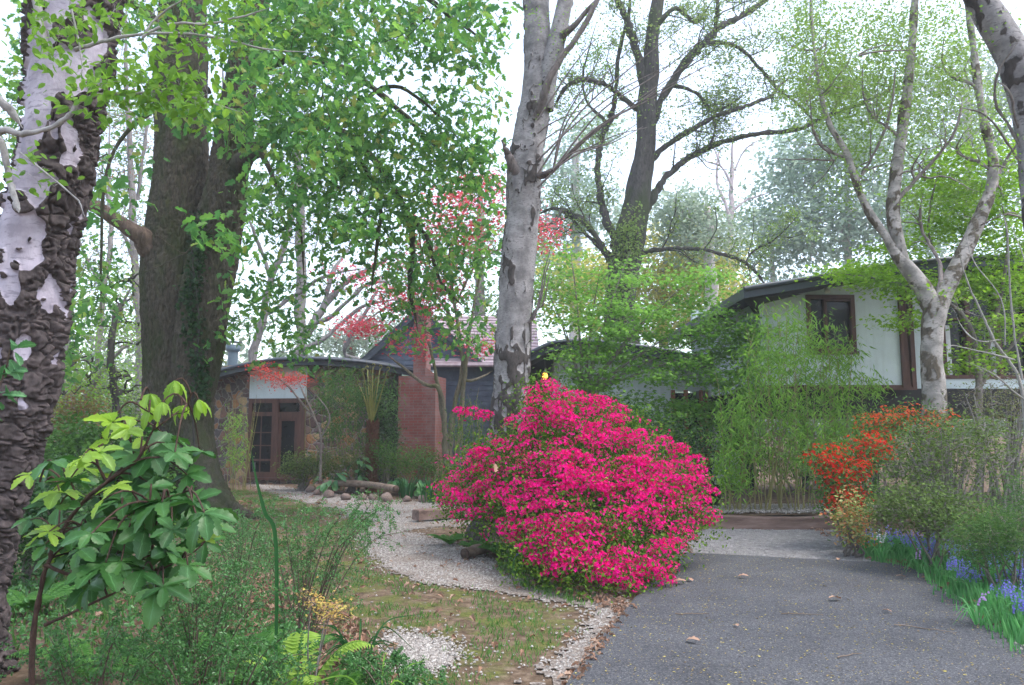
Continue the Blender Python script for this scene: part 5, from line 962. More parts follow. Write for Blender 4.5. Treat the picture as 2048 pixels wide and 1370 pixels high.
for Cx, k_ in ((inner, 40), (low, 26)):
    n_ = len(Cx) * k_; Lf.leaves(np.repeat(Cx, k_, 0) + rng.normal(size=(n_, 3)) * .11, rnddir(n_), rnddir(n_, .6), rng.uniform(.03, .055, n_), T_OVAL)
obj('flowers', Fl, leafmat('hot pink petal', [(.36, .003, .07), (.6, .006, .17), (.76, .01, .27), (.82, .016, .33), (.7, .01, .13), (.8, .03, .3)], .3, .8, .0), az)
obj('foliage', Lf, leafmat('azalea leaf', [(.03, .075, .015), (.07, .15, .02), (.16, .26, .04), (.05, .1, .015)], .25, .8, .0), az)
t = Tree.__new__(Tree); t.root = az; t.base = np.array([1.15, 9.3, .0]); t.S = np.array([[1.15, 9.4, .1], [1.1, 9.5, .4], [1.3, 9.4, .3], [.6, 9.9, .3]]); t.C = np.zeros((0, 3)); t.br = MB()
t.grow(np.vstack([Cf[::2] + [0, .12, -.05], back, xtra]), .003, .005, .05, 4, .1); obj('stems', t.br, darkbark, az, True)
w = MB(); V_, F_ = T_OAK; cur = V_.copy(); cur[:, 2] += .5 * np.abs(cur[:, 0]); w.add(cur * .13, F_); o_ = obj('fallen_leaf', w, lm); p0 = W(990, 945, azD(990, 945) - .1); o_.location = tuple(p0); o_.rotation_euler = (1.0, .3, .6); tag(o_, 'pale dry leaf caught on the pink azalea flowers', 'leaf')
# red azalea, variegated shrub and twiggy thicket
def flowering(name, label, px, D, blobs, leafm, fcol, lsize, fsize, fper, per, nflow, spread=.12, **k):
    t = shrub(name, label, px, 900, D, blobs, leafm, lsize, T_OVAL, per, spread, **k); Fm = MB(); C = t.C; C = C[np.argsort(C[:, 1])][:int(len(C) * .75)]; C = C[rng.permutation(len(C))[:nflow]]
    n_ = len(C) * fper; v = norm(rng.normal(size=(n_, 3)) + [0, -.5, .5]); Fm.leaves(np.repeat(C, fper, 0) + v * spread * 1.15, norm(np.cross(v, rnddir(n_))), v, fsize * rng.uniform(.8, 1.2, n_), T_FLOWER); obj('flowers', Fm, fcol, t.root); return t
redf = leafmat('scarlet petal', [(.6, .03, .015), (.72, .06, .03), (.5, .02, .02)], .3)
flowering('azalea', 'scarlet azalea blooming at the right end of the sleeper', 1700, 10.9, [(1690, 950, 60, 24, 0, .35, 40), (1660, 920, 50, 18, 0, .3, 24), (1700, 1000, 50, 22, 0, .3, 40), (1740, 900, 50, 26, .2, .3, 34), (1690, 975, 60, 70, .5, .3, 40)], midg, redf, .05, .05, 13, 22, 130, .13)
flowering('azalea', 'taller orange-red azalea behind the scarlet one below the birch fork', 1780, 11.8, [(1760, 855, 60, 26, 0, .4, 50), (1800, 840, 60, 20, 0, .4, 30), (1880, 850, 60, 24, 0, .4, 26), (1780, 900, 80, 50, .3, .4, 60)], midg, leafmat('orange petal', [(.6, .09, .03), (.7, .15, .06), (.55, .05, .03)], .3), .045, .045, 11, 20, 90)
cream = leafmat('variegated leaf', [(.5, .5, .24), (.3, .36, .1), (.12, .2, .05), (.55, .32, .14), (.45, .14, .06)], .3)
shrub('variegated_shrub', 'low cream and orange tinted shrub beside the bluebells', 1700, 1080, 10.2, [(1700, 1030, 34, 38, 0, .25, 36), (1720, 1060, 26, 24, 0, .2, 20)], cream, .05, T_OVAL, 22, .08)
thick = leafmat('small thicket leaf', [(.05, .09, .025), (.09, .14, .035), (.14, .22, .05), (.07, .08, .04)], .3)
TG = 'twiggy shrubs along the right border'
thicket = shrub('twiggy_shrub', 'grey twiggy shrub with sparse small leaves behind the bluebells', 1900, 1000, 9.8, [(1860, 900, 90, 70, 0, .7, 150), (1960, 900, 90, 80, 0, .8, 150), (1910, 870, 100, 36, .4, .6, 80), (1820, 960, 80, 60, 0, .5, 90)], thick, .042, T_OVAL, 11, (.13, .1, .1), 40, group=TG, r0=.005, jit_=.32, bark=greybark)
shrub('twiggy_shrub', 'brownish bare-twigged shrub at the far right edge', 2010, 1000, 10.6, [(2010, 870, 80, 90, 0, .6, 150), (2040, 790, 60, 50, 0, .6, 60), (1960, 800, 60, 40, .2, .5, 40)], leafmat('olive leaf', [(.1, .12, .05), (.14, .17, .06), (.13, .1, .06)], .3), .032, T_DIA, 10, (.16, .1, .12), 40, group=TG, r0=.005, jit_=.35, bark=greybark)
shrub('leafy_shrub', 'fresh green leafy shrub between the twiggy shrub and the bluebells', 1860, 1060, 9.0, [(1850, 1010, 100, 40, 0, .5, 120), (1920, 1040, 100, 40, -.3, .5, 110), (1780, 1020, 60, 36, .2, .4, 50)], thick, .04, T_OVAL, 18, .09, 12)
shrub('feathery_shrub', 'dark feathery low shrub at the right edge above the bluebells', 2010, 1130, 7.6, [(2010, 1060, 80, 44, 0, .4, 150), (1960, 1090, 70, 34, 0, .4, 90), (2060, 1000, 50, 50, .3, .4, 60)], bambd, .05, T_NARROW, 26, .1, 14)
# bare arching twigs at far right
t = Tree('bare_shrub', 'tall bare shrub with pale arching twigs at the right edge', 'shrub', (W(2060, 860, 8.6)[0], 8.6, 0))
for P_ in ([(2060, 1180, 5), (2055, 900, 4.5), (2045, 760, 4), (2000, 680, 3.5), (1970, 620, 3), (1930, 550, 2), (1905, 500, 1.5)], [(2045, 760, 3), (2020, 600, 2.5), (2000, 480, 2), (1990, 420, 1.2)], [(2030, 720, 2.5), (1960, 700, 2), (1910, 690, 1.5), (1880, 710, 1)], [(2000, 680, 2.2), (1950, 680, 1.8), (1930, 620, 1.2)], [(2050, 800, 2.5), (1990, 760, 2), (1940, 720, 1.2)], [(2010, 690, 2), (2000, 600, 1.6), (1960, 520, 1.4), (1950, 440, 1)], [(2055, 880, 3), (2046, 700, 2.4), (2052, 560, 2), (2035, 430, 1.2)]): t.limb(P_, 8.6, 6, 6, .2)
C = np.vstack([t.patch(1960, 620, 90, 90, 8.6, .6, 50), t.patch(2010, 480, 50, 90, 8.6, .4, 24), t.patch(1990, 760, 60, 40, 8.6, .5, 20)]); t.grow(C, .0015, .002, .05, 3, .2); t.leaf(C, 3, (.09, .09, .07), .028, T_OVAL)
t.done(barkmat('pale twig', (.2, .19, .17), (.4, .38, .35), 20, .5), thick, ('stems', 'twigs', 'leaves'))
# foreground: large-leaved rhododendron-like shrub
def bigleaf():
    """serrated obovate leaf, folded along its midrib and arching down"""
    ny = 13; V = []; F = []
    for k_ in range(ny):
        t_ = k_ / (ny - 1); wv = .27 * math.sin(math.pi * min(1, .04 + t_ ** 1.35 * .93)) ** .8 + .015
        if k_ % 2: wv *= .8
        z = -.22 * t_ ** 2; yy = t_ * (1 - .04 * t_)
        V += [[-wv, yy + (.02 if k_ % 2 == 0 else 0), z + .09 * wv / .3 + .015 * math.sin(t_ * 20)], [-wv * .5, yy, z + .03], [0, yy, z], [wv * .5, yy, z + .03], [wv, yy + (.02 if k_ % 2 == 0 else 0), z + .09 * wv / .3 - .015 * math.sin(t_ * 17)]]
    for k_ in range(ny - 1):
        for q_ in range(4): a = k_ * 5 + q_; F.append([a, a + 1, a + 6, a + 5])
    return np.array(V, float), np.array(F), np.array([1. if q % 5 == 2 else (.55 if (q // 5) % 3 == 0 else 0.) for q in range(ny * 5)])
T_BIG = bigleaf(); T_DROOP = (T_BIG[0] * [.9, 1, 1] + np.column_stack([0 * T_BIG[0][:, 0], 0 * T_BIG[0][:, 0], -.3 * T_BIG[0][:, 1] ** 2]), T_BIG[1], T_BIG[2])
t = Tree('broadleaf_shrub', 'broad-leaved shrub with dark whorls and drooping lime new leaves at the lower left', 'shrub', (-1.95, 3.3, 0))
t.limb([(60, 1420, 8, 3.3), (70, 1230, 7), (90, 1130, 6), (105, 1080, 6), (150, 1010, 5), (210, 960, 5), (270, 920, 4), (310, 860, 3), (335, 820, 2.5)], 3.3, 8, 6, .1)
for P_ in ([(105, 1080, 5), (200, 1050, 4), (260, 1030, 4), (320, 1000, 3), (390, 980, 2)], [(90, 1130, 5), (160, 1150, 4), (240, 1130, 3), (330, 1100, 2)], [(150, 1010, 4), (130, 970, 3), (110, 960, 2)], [(90, 1250, 5), (200, 1200, 4), (300, 1150, 3), (370, 1110, 2), (410, 1070, 2)], [(210, 960, 4), (200, 900, 3), (215, 850, 2)], [(310, 860, 2.5), (350, 830, 2), (360, 790, 1.5)], [(320, 850, 2), (300, 820, 2), (290, 800, 1.5)], [(340, 830, 2), (380, 820, 1.5), (398, 805, 1)]): t.limb(P_, 3.3, 6, 6, .12)
dk = [(330, 870, 62), (300, 905, 62), (255, 935, 66), (245, 1000, 80), (160, 1055, 72), (150, 1105, 84), (210, 1130, 80), (290, 1060, 66), (330, 1000, 66), (375, 950, 56), (120, 1010, 66), (285, 1140, 64), (335, 1110, 56), (310, 1180, 60), (225, 1080, 70), (60, 1040, 46), (385, 1005, 50), (205, 1010, 70), (350, 905, 56), (400, 905, 44), (180, 1170, 50), (90, 1090, 56), (270, 985, 64), (345, 1060, 52)]
yg = [(225, 845, 52), (165, 935, 62), (200, 905, 50), (215, 880, 52), (135, 965, 44), (120, 985, 52), (85, 1065, 46), (415, 1045, 44), (345, 1150, 40), (205, 1000, 44), (255, 860, 44), (285, 880, 40), (405, 1080, 34), (60, 950, 34)]
dr = [(350, 762, 40), (300, 788, 42), (362, 812, 36), (300, 815, 36), (325, 805, 34), (397, 800, 34)]
for _ in range(26):
    x, y = rng.uniform(60, 420), rng.uniform(900, 1180)
    if ((x - 240) / 185) ** 2 + ((y - 1030) / 170) ** 2 < 1: dk.append((x, y, rng.uniform(44, 66)))
for _ in range(6): yg.append((rng.uniform(90, 330), rng.uniform(900, 1100), 40))
def whorl(lst, lo, hi, mi_up, tpl, mb, dep=.35):
    for px, py, s_ in lst:
        d_ = 3.3 + rng.uniform(-dep, dep); c_ = W(px, py, d_); ax = norm(np.array([rng.normal() * .35, -.35 + rng.normal() * .3, .9])); n_ = rng.integers(lo, hi + 1); a0 = rng.uniform(0, 6.28)
        q = t.S[np.argmin(((t.S - c_) ** 2).sum(1))]; tt = np.linspace(0, 1, 6)[:, None]; Pq = q + (c_ - q) * tt; Pq[:, 2] += .04 * np.sin(tt[:, 0] * 3.14); t.br.tube(Pq, np.linspace(.005, .003, 6), 5)
        u = norm(np.cross(ax, [1, 0, .1])); v = np.cross(ax, u); an = a0 + np.arange(n_) * 2 * math.pi / n_ + rng.normal(size=n_) * .15
        d = norm(u * np.cos(an)[:, None] + v * np.sin(an)[:, None] + ax * (mi_up + rng.normal(size=(n_, 1)) * .15)); V0, F0, A0_ = tpl; V1 = V0.copy(); V1[:, 2] += rng.uniform(-.35, .12) * V0[:, 1] ** 2 + rng.uniform(-.2, .2) * V0[:, 0]; V1[:, 0] = V0[:, 0] * rng.uniform(.8, 1.1) + rng.uniform(-.12, .12) * V0[:, 1] ** 2; mb.leaves(np.tile(c_, (n_, 1)), d, np.tile(ax, (n_, 1)) + rng.normal(size=(n_, 3)) * .12, s_ * .98 * d_ / FPX * rng.uniform(.65, 1.2, n_), (V1, F0, A0_))
m1, m2 = MB(), MB(); whorl(dk, 5, 7, .0, T_BIG, m1); whorl(dk[::2], 4, 6, -.1, T_BIG, m1, .6); whorl(yg, 4, 6, .1, T_BIG, m2); whorl(dr, 5, 6, -.75, T_DROOP, m2, .15)
def veined(name, cols, trans):
    m = leafmat(name, cols, trans, .38, .3); n, l = m.node_tree.nodes, m.node_tree.links; b = n['Principled BSDF']; v = coords(n, l); f = ntex(n, l, v, 45, 4, .6); bump(n, l, f, b, .35, .004)
    at = n.new('ShaderNodeAttribute'); at.attribute_name = 'mask'; rr = ramp(n, [(.5, (0, 0, 0)), (.53, (.25, .25, .25)), (.86, (.05, .05, .05)), (.93, (.8, .8, .8))]); l.new(at.outputs['Fac'], rr.inputs[0]); src = b.inputs['Base Color'].links[0].from_socket; l.new(mixc(n, l, rr.outputs[0], src, tuple(min(1, x * 2.2 + .03) for x in cols[-1])), b.inputs['Base Color']); return m
obj('leaves', m1, veined('dark broad leaf', [(.02, .075, .016), (.035, .11, .022), (.055, .15, .03), (.025, .085, .02)], .22), t.root, True)
obj('young_leaves', m2, veined('lime young leaf', [(.22, .36, .045), (.3, .44, .07), (.15, .27, .04)], .5), t.root, True)
obj('stems', t.br, barkmat('red brown stem', (.035, .02, .016), (.1, .06, .045), 30, .5), t.root, True)
# corner sprig of camellia-like leaves
t = Tree('glossy_shrub', 'sprig of glossy pointed leaves poking in at the left edge', 'shrub', (-2.6, 3.4, 0)); t.limb([(-90, 1500, 6), (-70, 1000, 5), (-40, 850, 4), (0, 770, 3), (25, 720, 2), (38, 690, 1.5)], 3.2, 6, 6, .05); t.limb([(-40, 850, 3), (-10, 790, 2), (0, 760, 1.5)], 3.2, 5, 5, .05)
n_ = 13; C = np.array([W(x, y, 3.2) for x, y in ((30, 705), (20, 720), (10, 735), (25, 740), (0, 760), (12, 770), (-5, 745), (5, 790), (-10, 800), (38, 692), (34, 696), (-20, 780), (-25, 830))]); d = rnddir(n_); d[:, 0] = np.abs(d[:, 0]) * .8; d[:, 2] *= .5; nr = rnddir(n_, 1.2); nr[:, 1] -= .6; t.crown.leaves(C, d, nr, rng.uniform(.06, .1, n_), T_BIG)
t.done(rootbrown, veined('glossy leaf', [(.05, .14, .05), (.08, .2, .07)], .25), ('stems', 'stems', 'leaves'))
# cotoneaster-like fine arching shrubs
fine = leafmat('tiny green leaf', [(.04, .12, .035), (.07, .18, .05), (.1, .24, .07), (.05, .14, .04)], .35, .3, .4)
def cotone(label, base, D, arcs, nside=9, leafsz=.016, spread=.015, per=42, sl=.35):
    b3 = W(base[0], base[1], D); b3[2] = max(.0, float(gz(b3[0], b3[1]))); t = Tree('arching_shrub', label, 'shrub', tuple(b3), 'fine-leaved arching shrubs in the foreground'); TW = []
    for x, y, dD in arcs:
        e = W(x, y, D + dD); e[2] = max(e[2], .03); m_ = b3 + (e - b3) * .55; m_[2] += .22 * np.linalg.norm((e - b3)[:2]) + .1 * rng.random(); P = spline([b3 + rng.normal(size=3) * [.05, .05, 0], m_, e], 14); t.br.tube(P, np.linspace(.006, .0012, len(P)), 5)
        for q_ in rng.integers(6, len(P), nside):
            v = rnddir(1, .25)[0]; L = sl * rng.uniform(.4, 1.1) * (1.15 - q_ / len(P) * .6); s_ = np.linspace(0, 1, 8)[:, None]; Q_ = P[q_] + v * L * s_; Q_[:, 2] -= L * .4 * s_[:, 0] ** 2; TW.append(Q_)
        TW.append(P[np.linspace(len(P) // 3, len(P) - 1, 8).astype(int)])
    TW = np.array(TW); TW[..., 2] = np.maximum(TW[..., 2], .02); t.br.tubes(TW, np.tile(np.linspace(.0018, .0007, 8), (len(TW), 1)), 3)
    f_ = rng.uniform(0, 6.999, (len(TW), per)); i_ = f_.astype(int); fr_ = (f_ - i_)[..., None]; ii = np.arange(len(TW))[:, None]; pos = (TW[ii, i_] * (1 - fr_) + TW[ii, i_ + 1] * fr_).reshape(-1, 3) + rng.normal(size=(len(TW) * per, 3)) * spread * .5
    n_ = len(pos); t.crown.leaves(pos, rnddir(n_, .3), rnddir(n_, .8), leafsz * rng.uniform(.7, 1.3, n_), T_OVAL); t.done(rootbrown, fine, ('stems', 'stems', 'foliage'))
def arcs(cx, cy, rx, ry, n_, dd=.6): return [(cx + rng.uniform(-rx, rx), cy + rng.uniform(-ry, ry), rng.uniform(-dd, dd)) for _ in range(n_)]
cotone('fine-leaved arching shrub sprawling below the strap leaf, mossy lawn behind', (600, 1200), 5.6, arcs(620, 1040, 120, 50, 14) + arcs(740, 1010, 80, 40, 6) + [(770, 1000, .2), (820, 1060, .2)], sl=.4)
cotone('fine-leaved arching shrub left of the ferns under the broad-leaved shrub', (400, 1290), 4.2, arcs(400, 1160, 130, 60, 22, .5), 10, sl=.32)
cotone('fine-leaved shrub trailing along the bottom edge beside dead leaves', (420, 1420), 3.6, arcs(440, 1290, 200, 50, 16, .4), 9, sl=.26)
cotone('fine-leaved shrub at the lower left under the dark whorls', (180, 1400), 3.7, arcs(200, 1260, 180, 50, 13, .5), 8, sl=.28)
cotone('low fine-leaved sprays spreading at the bottom over white gravel', (800, 1420), 4.3, arcs(800, 1340, 140, 30, 14, .4), 9, sl=.22)
cotone('fine-leaved shrub between the strap leaf and the oak roots', (480, 1120), 6.6, arcs(480, 1050, 90, 30, 10, .5), 9, sl=.4)
# ferns
fern_m = leafmat('fern', [(.05, .15, .03), (.08, .2, .045), (.1, .24, .05)], .35); fern_y = leafmat('young fern', [(.24, .38, .06), (.3, .44, .09)], .45)
def fern(label, px, py, D, n_, L, mat_, name='fern', up=.9, pin=22, z=0, group='ferns under the trees'):
    b3 = W(px, py, D); b3[2] = z; t = thing(name, label, 'fern', tuple(b3), group); f = MB(); st = MB()
    for k_ in range(n_):
        a_ = k_ * 6.28 / n_ + rng.normal() * .25; l_ = L * rng.uniform(.7, 1.1); s_ = np.linspace(0, 1, pin); h = np.array([math.cos(a_), math.sin(a_), 0]); P = b3 + h * (l_ * (s_ * .85))[:, None]; P[:, 2] += l_ * up * (s_ - .62 * s_ ** 2.2); st.tube(P, np.linspace(.004, .001, pin), 4)
        tg = norm(np.gradient(P, axis=0)); sd = norm(np.cross(tg, [0, 0, 1.])); nn = np.cross(sd, tg); pl = l_ * .26 * np.sin(np.pi * (s_ * .88 + .1)) ** .9
        for sg in (-1, 1): f.leaves(P[2:], (sd * sg + tg * .35 - nn * .1)[2:], nn[2:], pl[2:], T_NARROW if pin > 30 else (T_NARROW[0] * [1.9, 1, 1], T_NARROW[1]))
    obj('fronds', f, mat_, t); obj('frond_stalks', st, fern_m, t)
fern('green fern spreading at the foot of the fine-leaved shrub', 480, 1300, 4.6, 9, .62, fern_m, z=.05, up=1.15, pin=34); fern('upright young yellow-green fern frond tuft at bottom left', 592, 1340, 4.5, 4, .5, fern_y, up=1.7, z=.05)
fern('dark fern low at the bottom beside the dead leaves', 600, 1340, 4.1, 6, .36, fern_m, z=.05)
for px, py, D, L in ((975, 1095, 10.4, .42), (1010, 1100, 10.0, .45), (950, 1105, 10.6, .3), (1050, 1120, 9.4, .36)): fern('green fern at the foot of the silver birch beside the pink azalea', px, py, D, 11, L, fern_m)
fern('fern tuft beside the rotting timber end', 900, 1060, 11.2, 9, .38, fern_m)
fern('low fern clump in the undergrowth under the near birch', 60, 1180, 6.4, 9, .5, fern_m, z=.15)
for px, py, D, n_, L, z_, lab in ((310, 1330, 4.7, 8, .55, .1, 'fern spreading below the broad-leaved shrub at the bottom'), (400, 1345, 4.5, 7, .5, .08, 'small fern at the bottom edge left of the young fern'), (180, 1330, 4.9, 8, .5, .1, 'shaded fern left of the broad-leaved shrub stem'), (660, 1330, 4.6, 7, .45, .03, 'fern beside the golden maple sprig'), (540, 1260, 5.2, 8, .5, .05, 'dark fern behind the golden maple sprig')): fern(lab, px, py, D, n_, L, fern_m, z=z_, up=1.1, pin=32)
# tree fern by the house
b3 = np.array([W(744, 930, 20.5)[0], 20.5, 0]); t = thing('tree_fern', 'young tree fern with shaggy brown trunk and upright uncurling fronds', 'tree fern', tuple(b3)); w = MB(); zt_ = Zp(845, 20.5); s_ = np.linspace(0, 1, 24); P = b3 + np.column_stack([0 * s_, 0 * s_, s_ * zt_]); w.tube(P, .17 - .05 * s_, 16)
n_ = 700; a_ = rng.uniform(0, 6.28, n_); z_ = rng.uniform(0, zt_, n_); pos = b3 + np.column_stack([np.cos(a_) * .14, np.sin(a_) * .14, z_]); d = np.column_stack([np.cos(a_) * .5, np.sin(a_) * .5, np.full(n_, .9)]); w.leaves(pos, d, np.column_stack([np.cos(a_), np.sin(a_), 0 * a_]), .13, (T_NARROW[0] * [2.2, 1, 1], T_NARROW[1]))
obj('trunk', w, mottled('shaggy brown trunk', [(.3, (.06, .025, .015)), (.7, (.2, .085, .05))], 20, .95, .6), t)
w = MB()
for x2, y2 in ((727, 745), (735, 740), (746, 735), (760, 738), (775, 742), (718, 770), (752, 760), (740, 770)):
    P = spline([W(742, 850, 20.5), W(742 + (x2 - 742) * .5, 800, 20.5), W(x2, y2, 20.5 + rng.normal() * .3)], 8); w.tube(P, np.linspace(.03, .012, len(P)), 6); e = P[-1]; c_ = np.linspace(0, 5, 14); rr = .07 * (1 - c_ / 6); w.tube(e + np.column_stack([rr * np.sin(c_) * (1 if x2 > 742 else -1), 0 * c_, .07 - rr * np.cos(c_) + 0]), .012, 5)
obj('fronds', w, flat('golden green frond stalk', (.22, .22, .05), .6), t, True)
# strap leaves
def straps(name, label, base, leaves_, mat_, w_=.03, cat='plant', group=None):
    b3 = np.array(base); t = thing(name, label, cat, base, group); f = MB()
    for P_, ww in leaves_:
        S = spline(P_, 6); m_ = len(S); tg = norm(np.gradient(S, axis=0)); sd = norm(np.cross(tg, [0, 1, .05])); wd = ww * np.sin(np.pi * (.12 + .88 * np.linspace(0, 1, m_)) ** .8)[:, None] + .001
        V = np.hstack([S - sd * wd, S + np.cross(sd, tg) * wd * .25, S + sd * wd]).reshape(-1, 3); i_ = np.arange(m_ - 1) * 3
        f.add(V, np.vstack([np.stack([i_, i_ + 1, i_ + 4, i_ + 3], -1), np.stack([i_ + 1, i_ + 2, i_ + 5, i_ + 4], -1)]))
    obj('leaves', f, mat_, t, True); return t
strapm = leafmat('strap leaf', [(.025, .09, .025), (.04, .13, .04)], .3)
b3 = W(560, 1130, 4.6); straps('strap_leaf_plant', 'single tall sword leaf rising from the fine-leaved shrub', (b3[0], b3[1], .05), [([[b3[0], b3[1], .05], W(552, 1090, 4.6), W(530, 1025, 4.6), W(513, 960, 4.6), W(502, 900, 4.6)], .011)], strapm)
for lab, px, py, D in (('grassy clump with long arching blades right of the fine-leaved shrub', 720, 1200, 5.2), ('lime grassy tuft behind the dead leaves at the bottom', 760, 1320, 4.2)):
    b3 = W(px, py, D); b3[2] = .0; L_ = []
    for k_ in range(26): a_ = rng.uniform(0, 6.28); l_ = rng.uniform(.2, .5); h = np.array([math.cos(a_), math.sin(a_), 0]); L_.append(([b3 + h * .02, b3 + h * l_ * .35 + [0, 0, l_ * .75], b3 + h * l_ * .9 + [0, 0, l_ * rng.uniform(.3, .9)]], .004))
    straps('grass_tuft', lab, tuple(b3), L_, strapm if py < 1300 else leafmat('lime grass', [(.16, .32, .05), (.22, .4, .07)], .4))
for lab, px, D, sz in (('sword-leaved iris clump in the garden bed near the azalea', 862, 17.6, .55), ('sword-leaved clump in the garden bed right of the old log', 812, 18.8, .5)):
    b3 = np.array([W(px, 900, D)[0], D, 0]); L_ = []
    for k_ in range(24): a_ = rng.uniform(0, 6.28); l_ = sz * rng.uniform(.7, 1.2); h = np.array([math.cos(a_), math.sin(a_), 0]); q_ = b3 + h * rng.uniform(0, .2); L_.append(([q_, q_ + h * l_ * .1 + [0, 0, l_ * .6], q_ + h * l_ * .35 + [0, 0, l_]], .014))
    straps('iris', lab, tuple(b3), L_, strapm)
# golden dwarf maple sprig in the foreground
goldm = leafmat('golden maple leaf', [(.5, .42, .12), (.55, .34, .13), (.42, .4, .1)], .4)
shrub('golden_maple', 'low golden-leaved maple sprig beside the young fern', 600, 1300, 4.4, [(640, 1208, 34, 8, 0, .1, 10), (680, 1222, 30, 9, 0, .1, 9), (650, 1235, 20, 9, 0, .1, 5), (615, 1190, 16, 7, 0, .1, 4)], goldm, .026, T_STAR7, 9, .03, 3, hang=.2, flat=1.2)
# house beds
shrub('bed_shrub', 'rounded pale green shrub right of the stone wing window', 600, 965, 21, [(600, 935, 40, 28, 0, .5, 90), (640, 930, 40, 22, 0, .5, 60)], thick, .06, T_OVAL, 22, .13)
shrub('bed_shrub', 'low olive shrub beneath the dark bamboo', 700, 965, 20.6, [(690, 925, 60, 24, 0, .5, 90), (770, 935, 50, 24, 0, .5, 60)], leafmat('olive bed leaf', [(.08, .13, .03), (.12, .18, .05), (.15, .17, .06)], .3), .055, T_OVAL, 22, .13)
shrub('bed_shrub', 'mid green shrub at the foot of the brick chimney', 830, 960, 19.8, [(830, 925, 50, 30, 0, .5, 100), (880, 945, 40, 24, -.4, .4, 50), (770, 905, 30, 30, .3, .4, 40)], midg, .055, T_OVAL, 22, .13)
shrub('climbing_shrub', 'dark glossy shrub filling the recess beside the chimney', 775, 950, 21.5, [(775, 880, 26, 60, 0, .5, 60), (760, 810, 24, 40, .2, .4, 30)], darkg, .08, T_OVAL, 22, .14)
hosta = leafmat('broad bed leaf', [(.05, .17, .06), (.08, .23, .09), (.12, .28, .08)], .3, .3, .5)
for lab, px, D, n_, h_ in (('broad drooping-leaved plant behind the old log', 665, 20.1, 22, .5), ('tall broad-leaved plant beside the tree fern trunk', 718, 20.3, 24, .9), ('low broad-leaved clump right of the tree fern', 800, 19.8, 26, .4), ('low broad-leaved clump near the azalea', 842, 19.2, 24, .4)):
    b3 = np.array([W(px, 900, D)[0], D, 0]); t = thing('broadleaf_plant', lab, 'plant', tuple(b3)); f = MB(); s2 = MB(); a_ = rng.uniform(0, 6.28, n_); hh_ = h_ * rng.uniform(.4, 1, n_); e = b3 + np.column_stack([np.cos(a_) * .3 * rng.random(n_), np.sin(a_) * .3 * rng.random(n_), hh_]); d = np.column_stack([np.cos(a_), np.sin(a_), rng.uniform(-.7, .1, n_)])
    s2.tubes(np.stack([np.tile(b3, (n_, 1)), b3 + (e - b3) * [.6, .6, .7], e], 1), np.tile([[.008, .006, .004]], (n_, 1)), 4); f.leaves(e, d, np.tile([[0, -.4, 1.]], (n_, 1)) + rng.normal(size=(n_, 3)) * .2, rng.uniform(.2, .32, n_), (T_BIG[0] * [.9, 1, 1.5], T_BIG[1])); obj('leaves', f, hosta, t, True); obj('stalks', s2, strapm, t)
# left understorey
for lab, px, D, B, M in (('dense green shrub low between the near birch and the massive tree', 200, 15, [(180, 900, 90, 40, 0, .8, 170), (110, 950, 70, 40, -1, .8, 110), (260, 940, 60, 40, -.5, .6, 80)], midg), ('dark shrub in the shade at the foot of the near birch', 60, 8, [(90, 1000, 90, 50, 0, .6, 110), (30, 1080, 70, 60, 0, .6, 80), (150, 1070, 90, 50, -.5, .6, 90)], darkg),
                        ('mid green shrub behind the broad-leaved shrub', 240, 9, [(250, 960, 90, 40, 0, .6, 90), (330, 1020, 60, 30, 0, .5, 60)], midg), ('reddish-tipped shrub far left beneath the trees', 130, 19, [(150, 830, 60, 30, 0, .8, 60), (80, 860, 60, 30, 0, .8, 50)], leafmat('rusty leaf', [(.2, .13, .05), (.12, .14, .04), (.26, .12, .06)], .3)),
                        ('grey-green shrub against the far left boundary', 100, 24, [(100, 780, 140, 60, 0, 1.5, 170), (250, 820, 90, 50, 0, 1.5, 100)], thick)):
    shrub('understorey_shrub', lab, px, 1000, D, B, M, .05 if D < 12 else .09, T_OVAL, 22 if D < 12 else 26, .12 if D < 12 else .26)
for lab, px, D, B in (('green shrub glimpsed under the raised house', 1790, 27, [(1790, 830, 80, 24, 0, 1, 80), (1720, 850, 80, 24, 0, 1, 80), (1900, 850, 110, 30, 0, 1.5, 110)]), ('leafy hedge-like shrub behind the bamboo under the upper house', 1600, 19.4, [(1560, 900, 110, 50, 0, .8, 150), (1680, 900, 80, 50, 0, .8, 100)]), ('dark leafy shrub behind the azalea crest', 1280, 14.5, [(1270, 870, 90, 50, 0, .7, 160), (1380, 900, 70, 50, 0, .7, 90), (1170, 860, 60, 50, 0, .6, 60)])):
    shrub('border_shrub', lab, px, 950, D, B, midg if D > 15 else darkg, .09 if D > 20 else .06, T_OVAL, 26, .24 if D > 20 else .16)
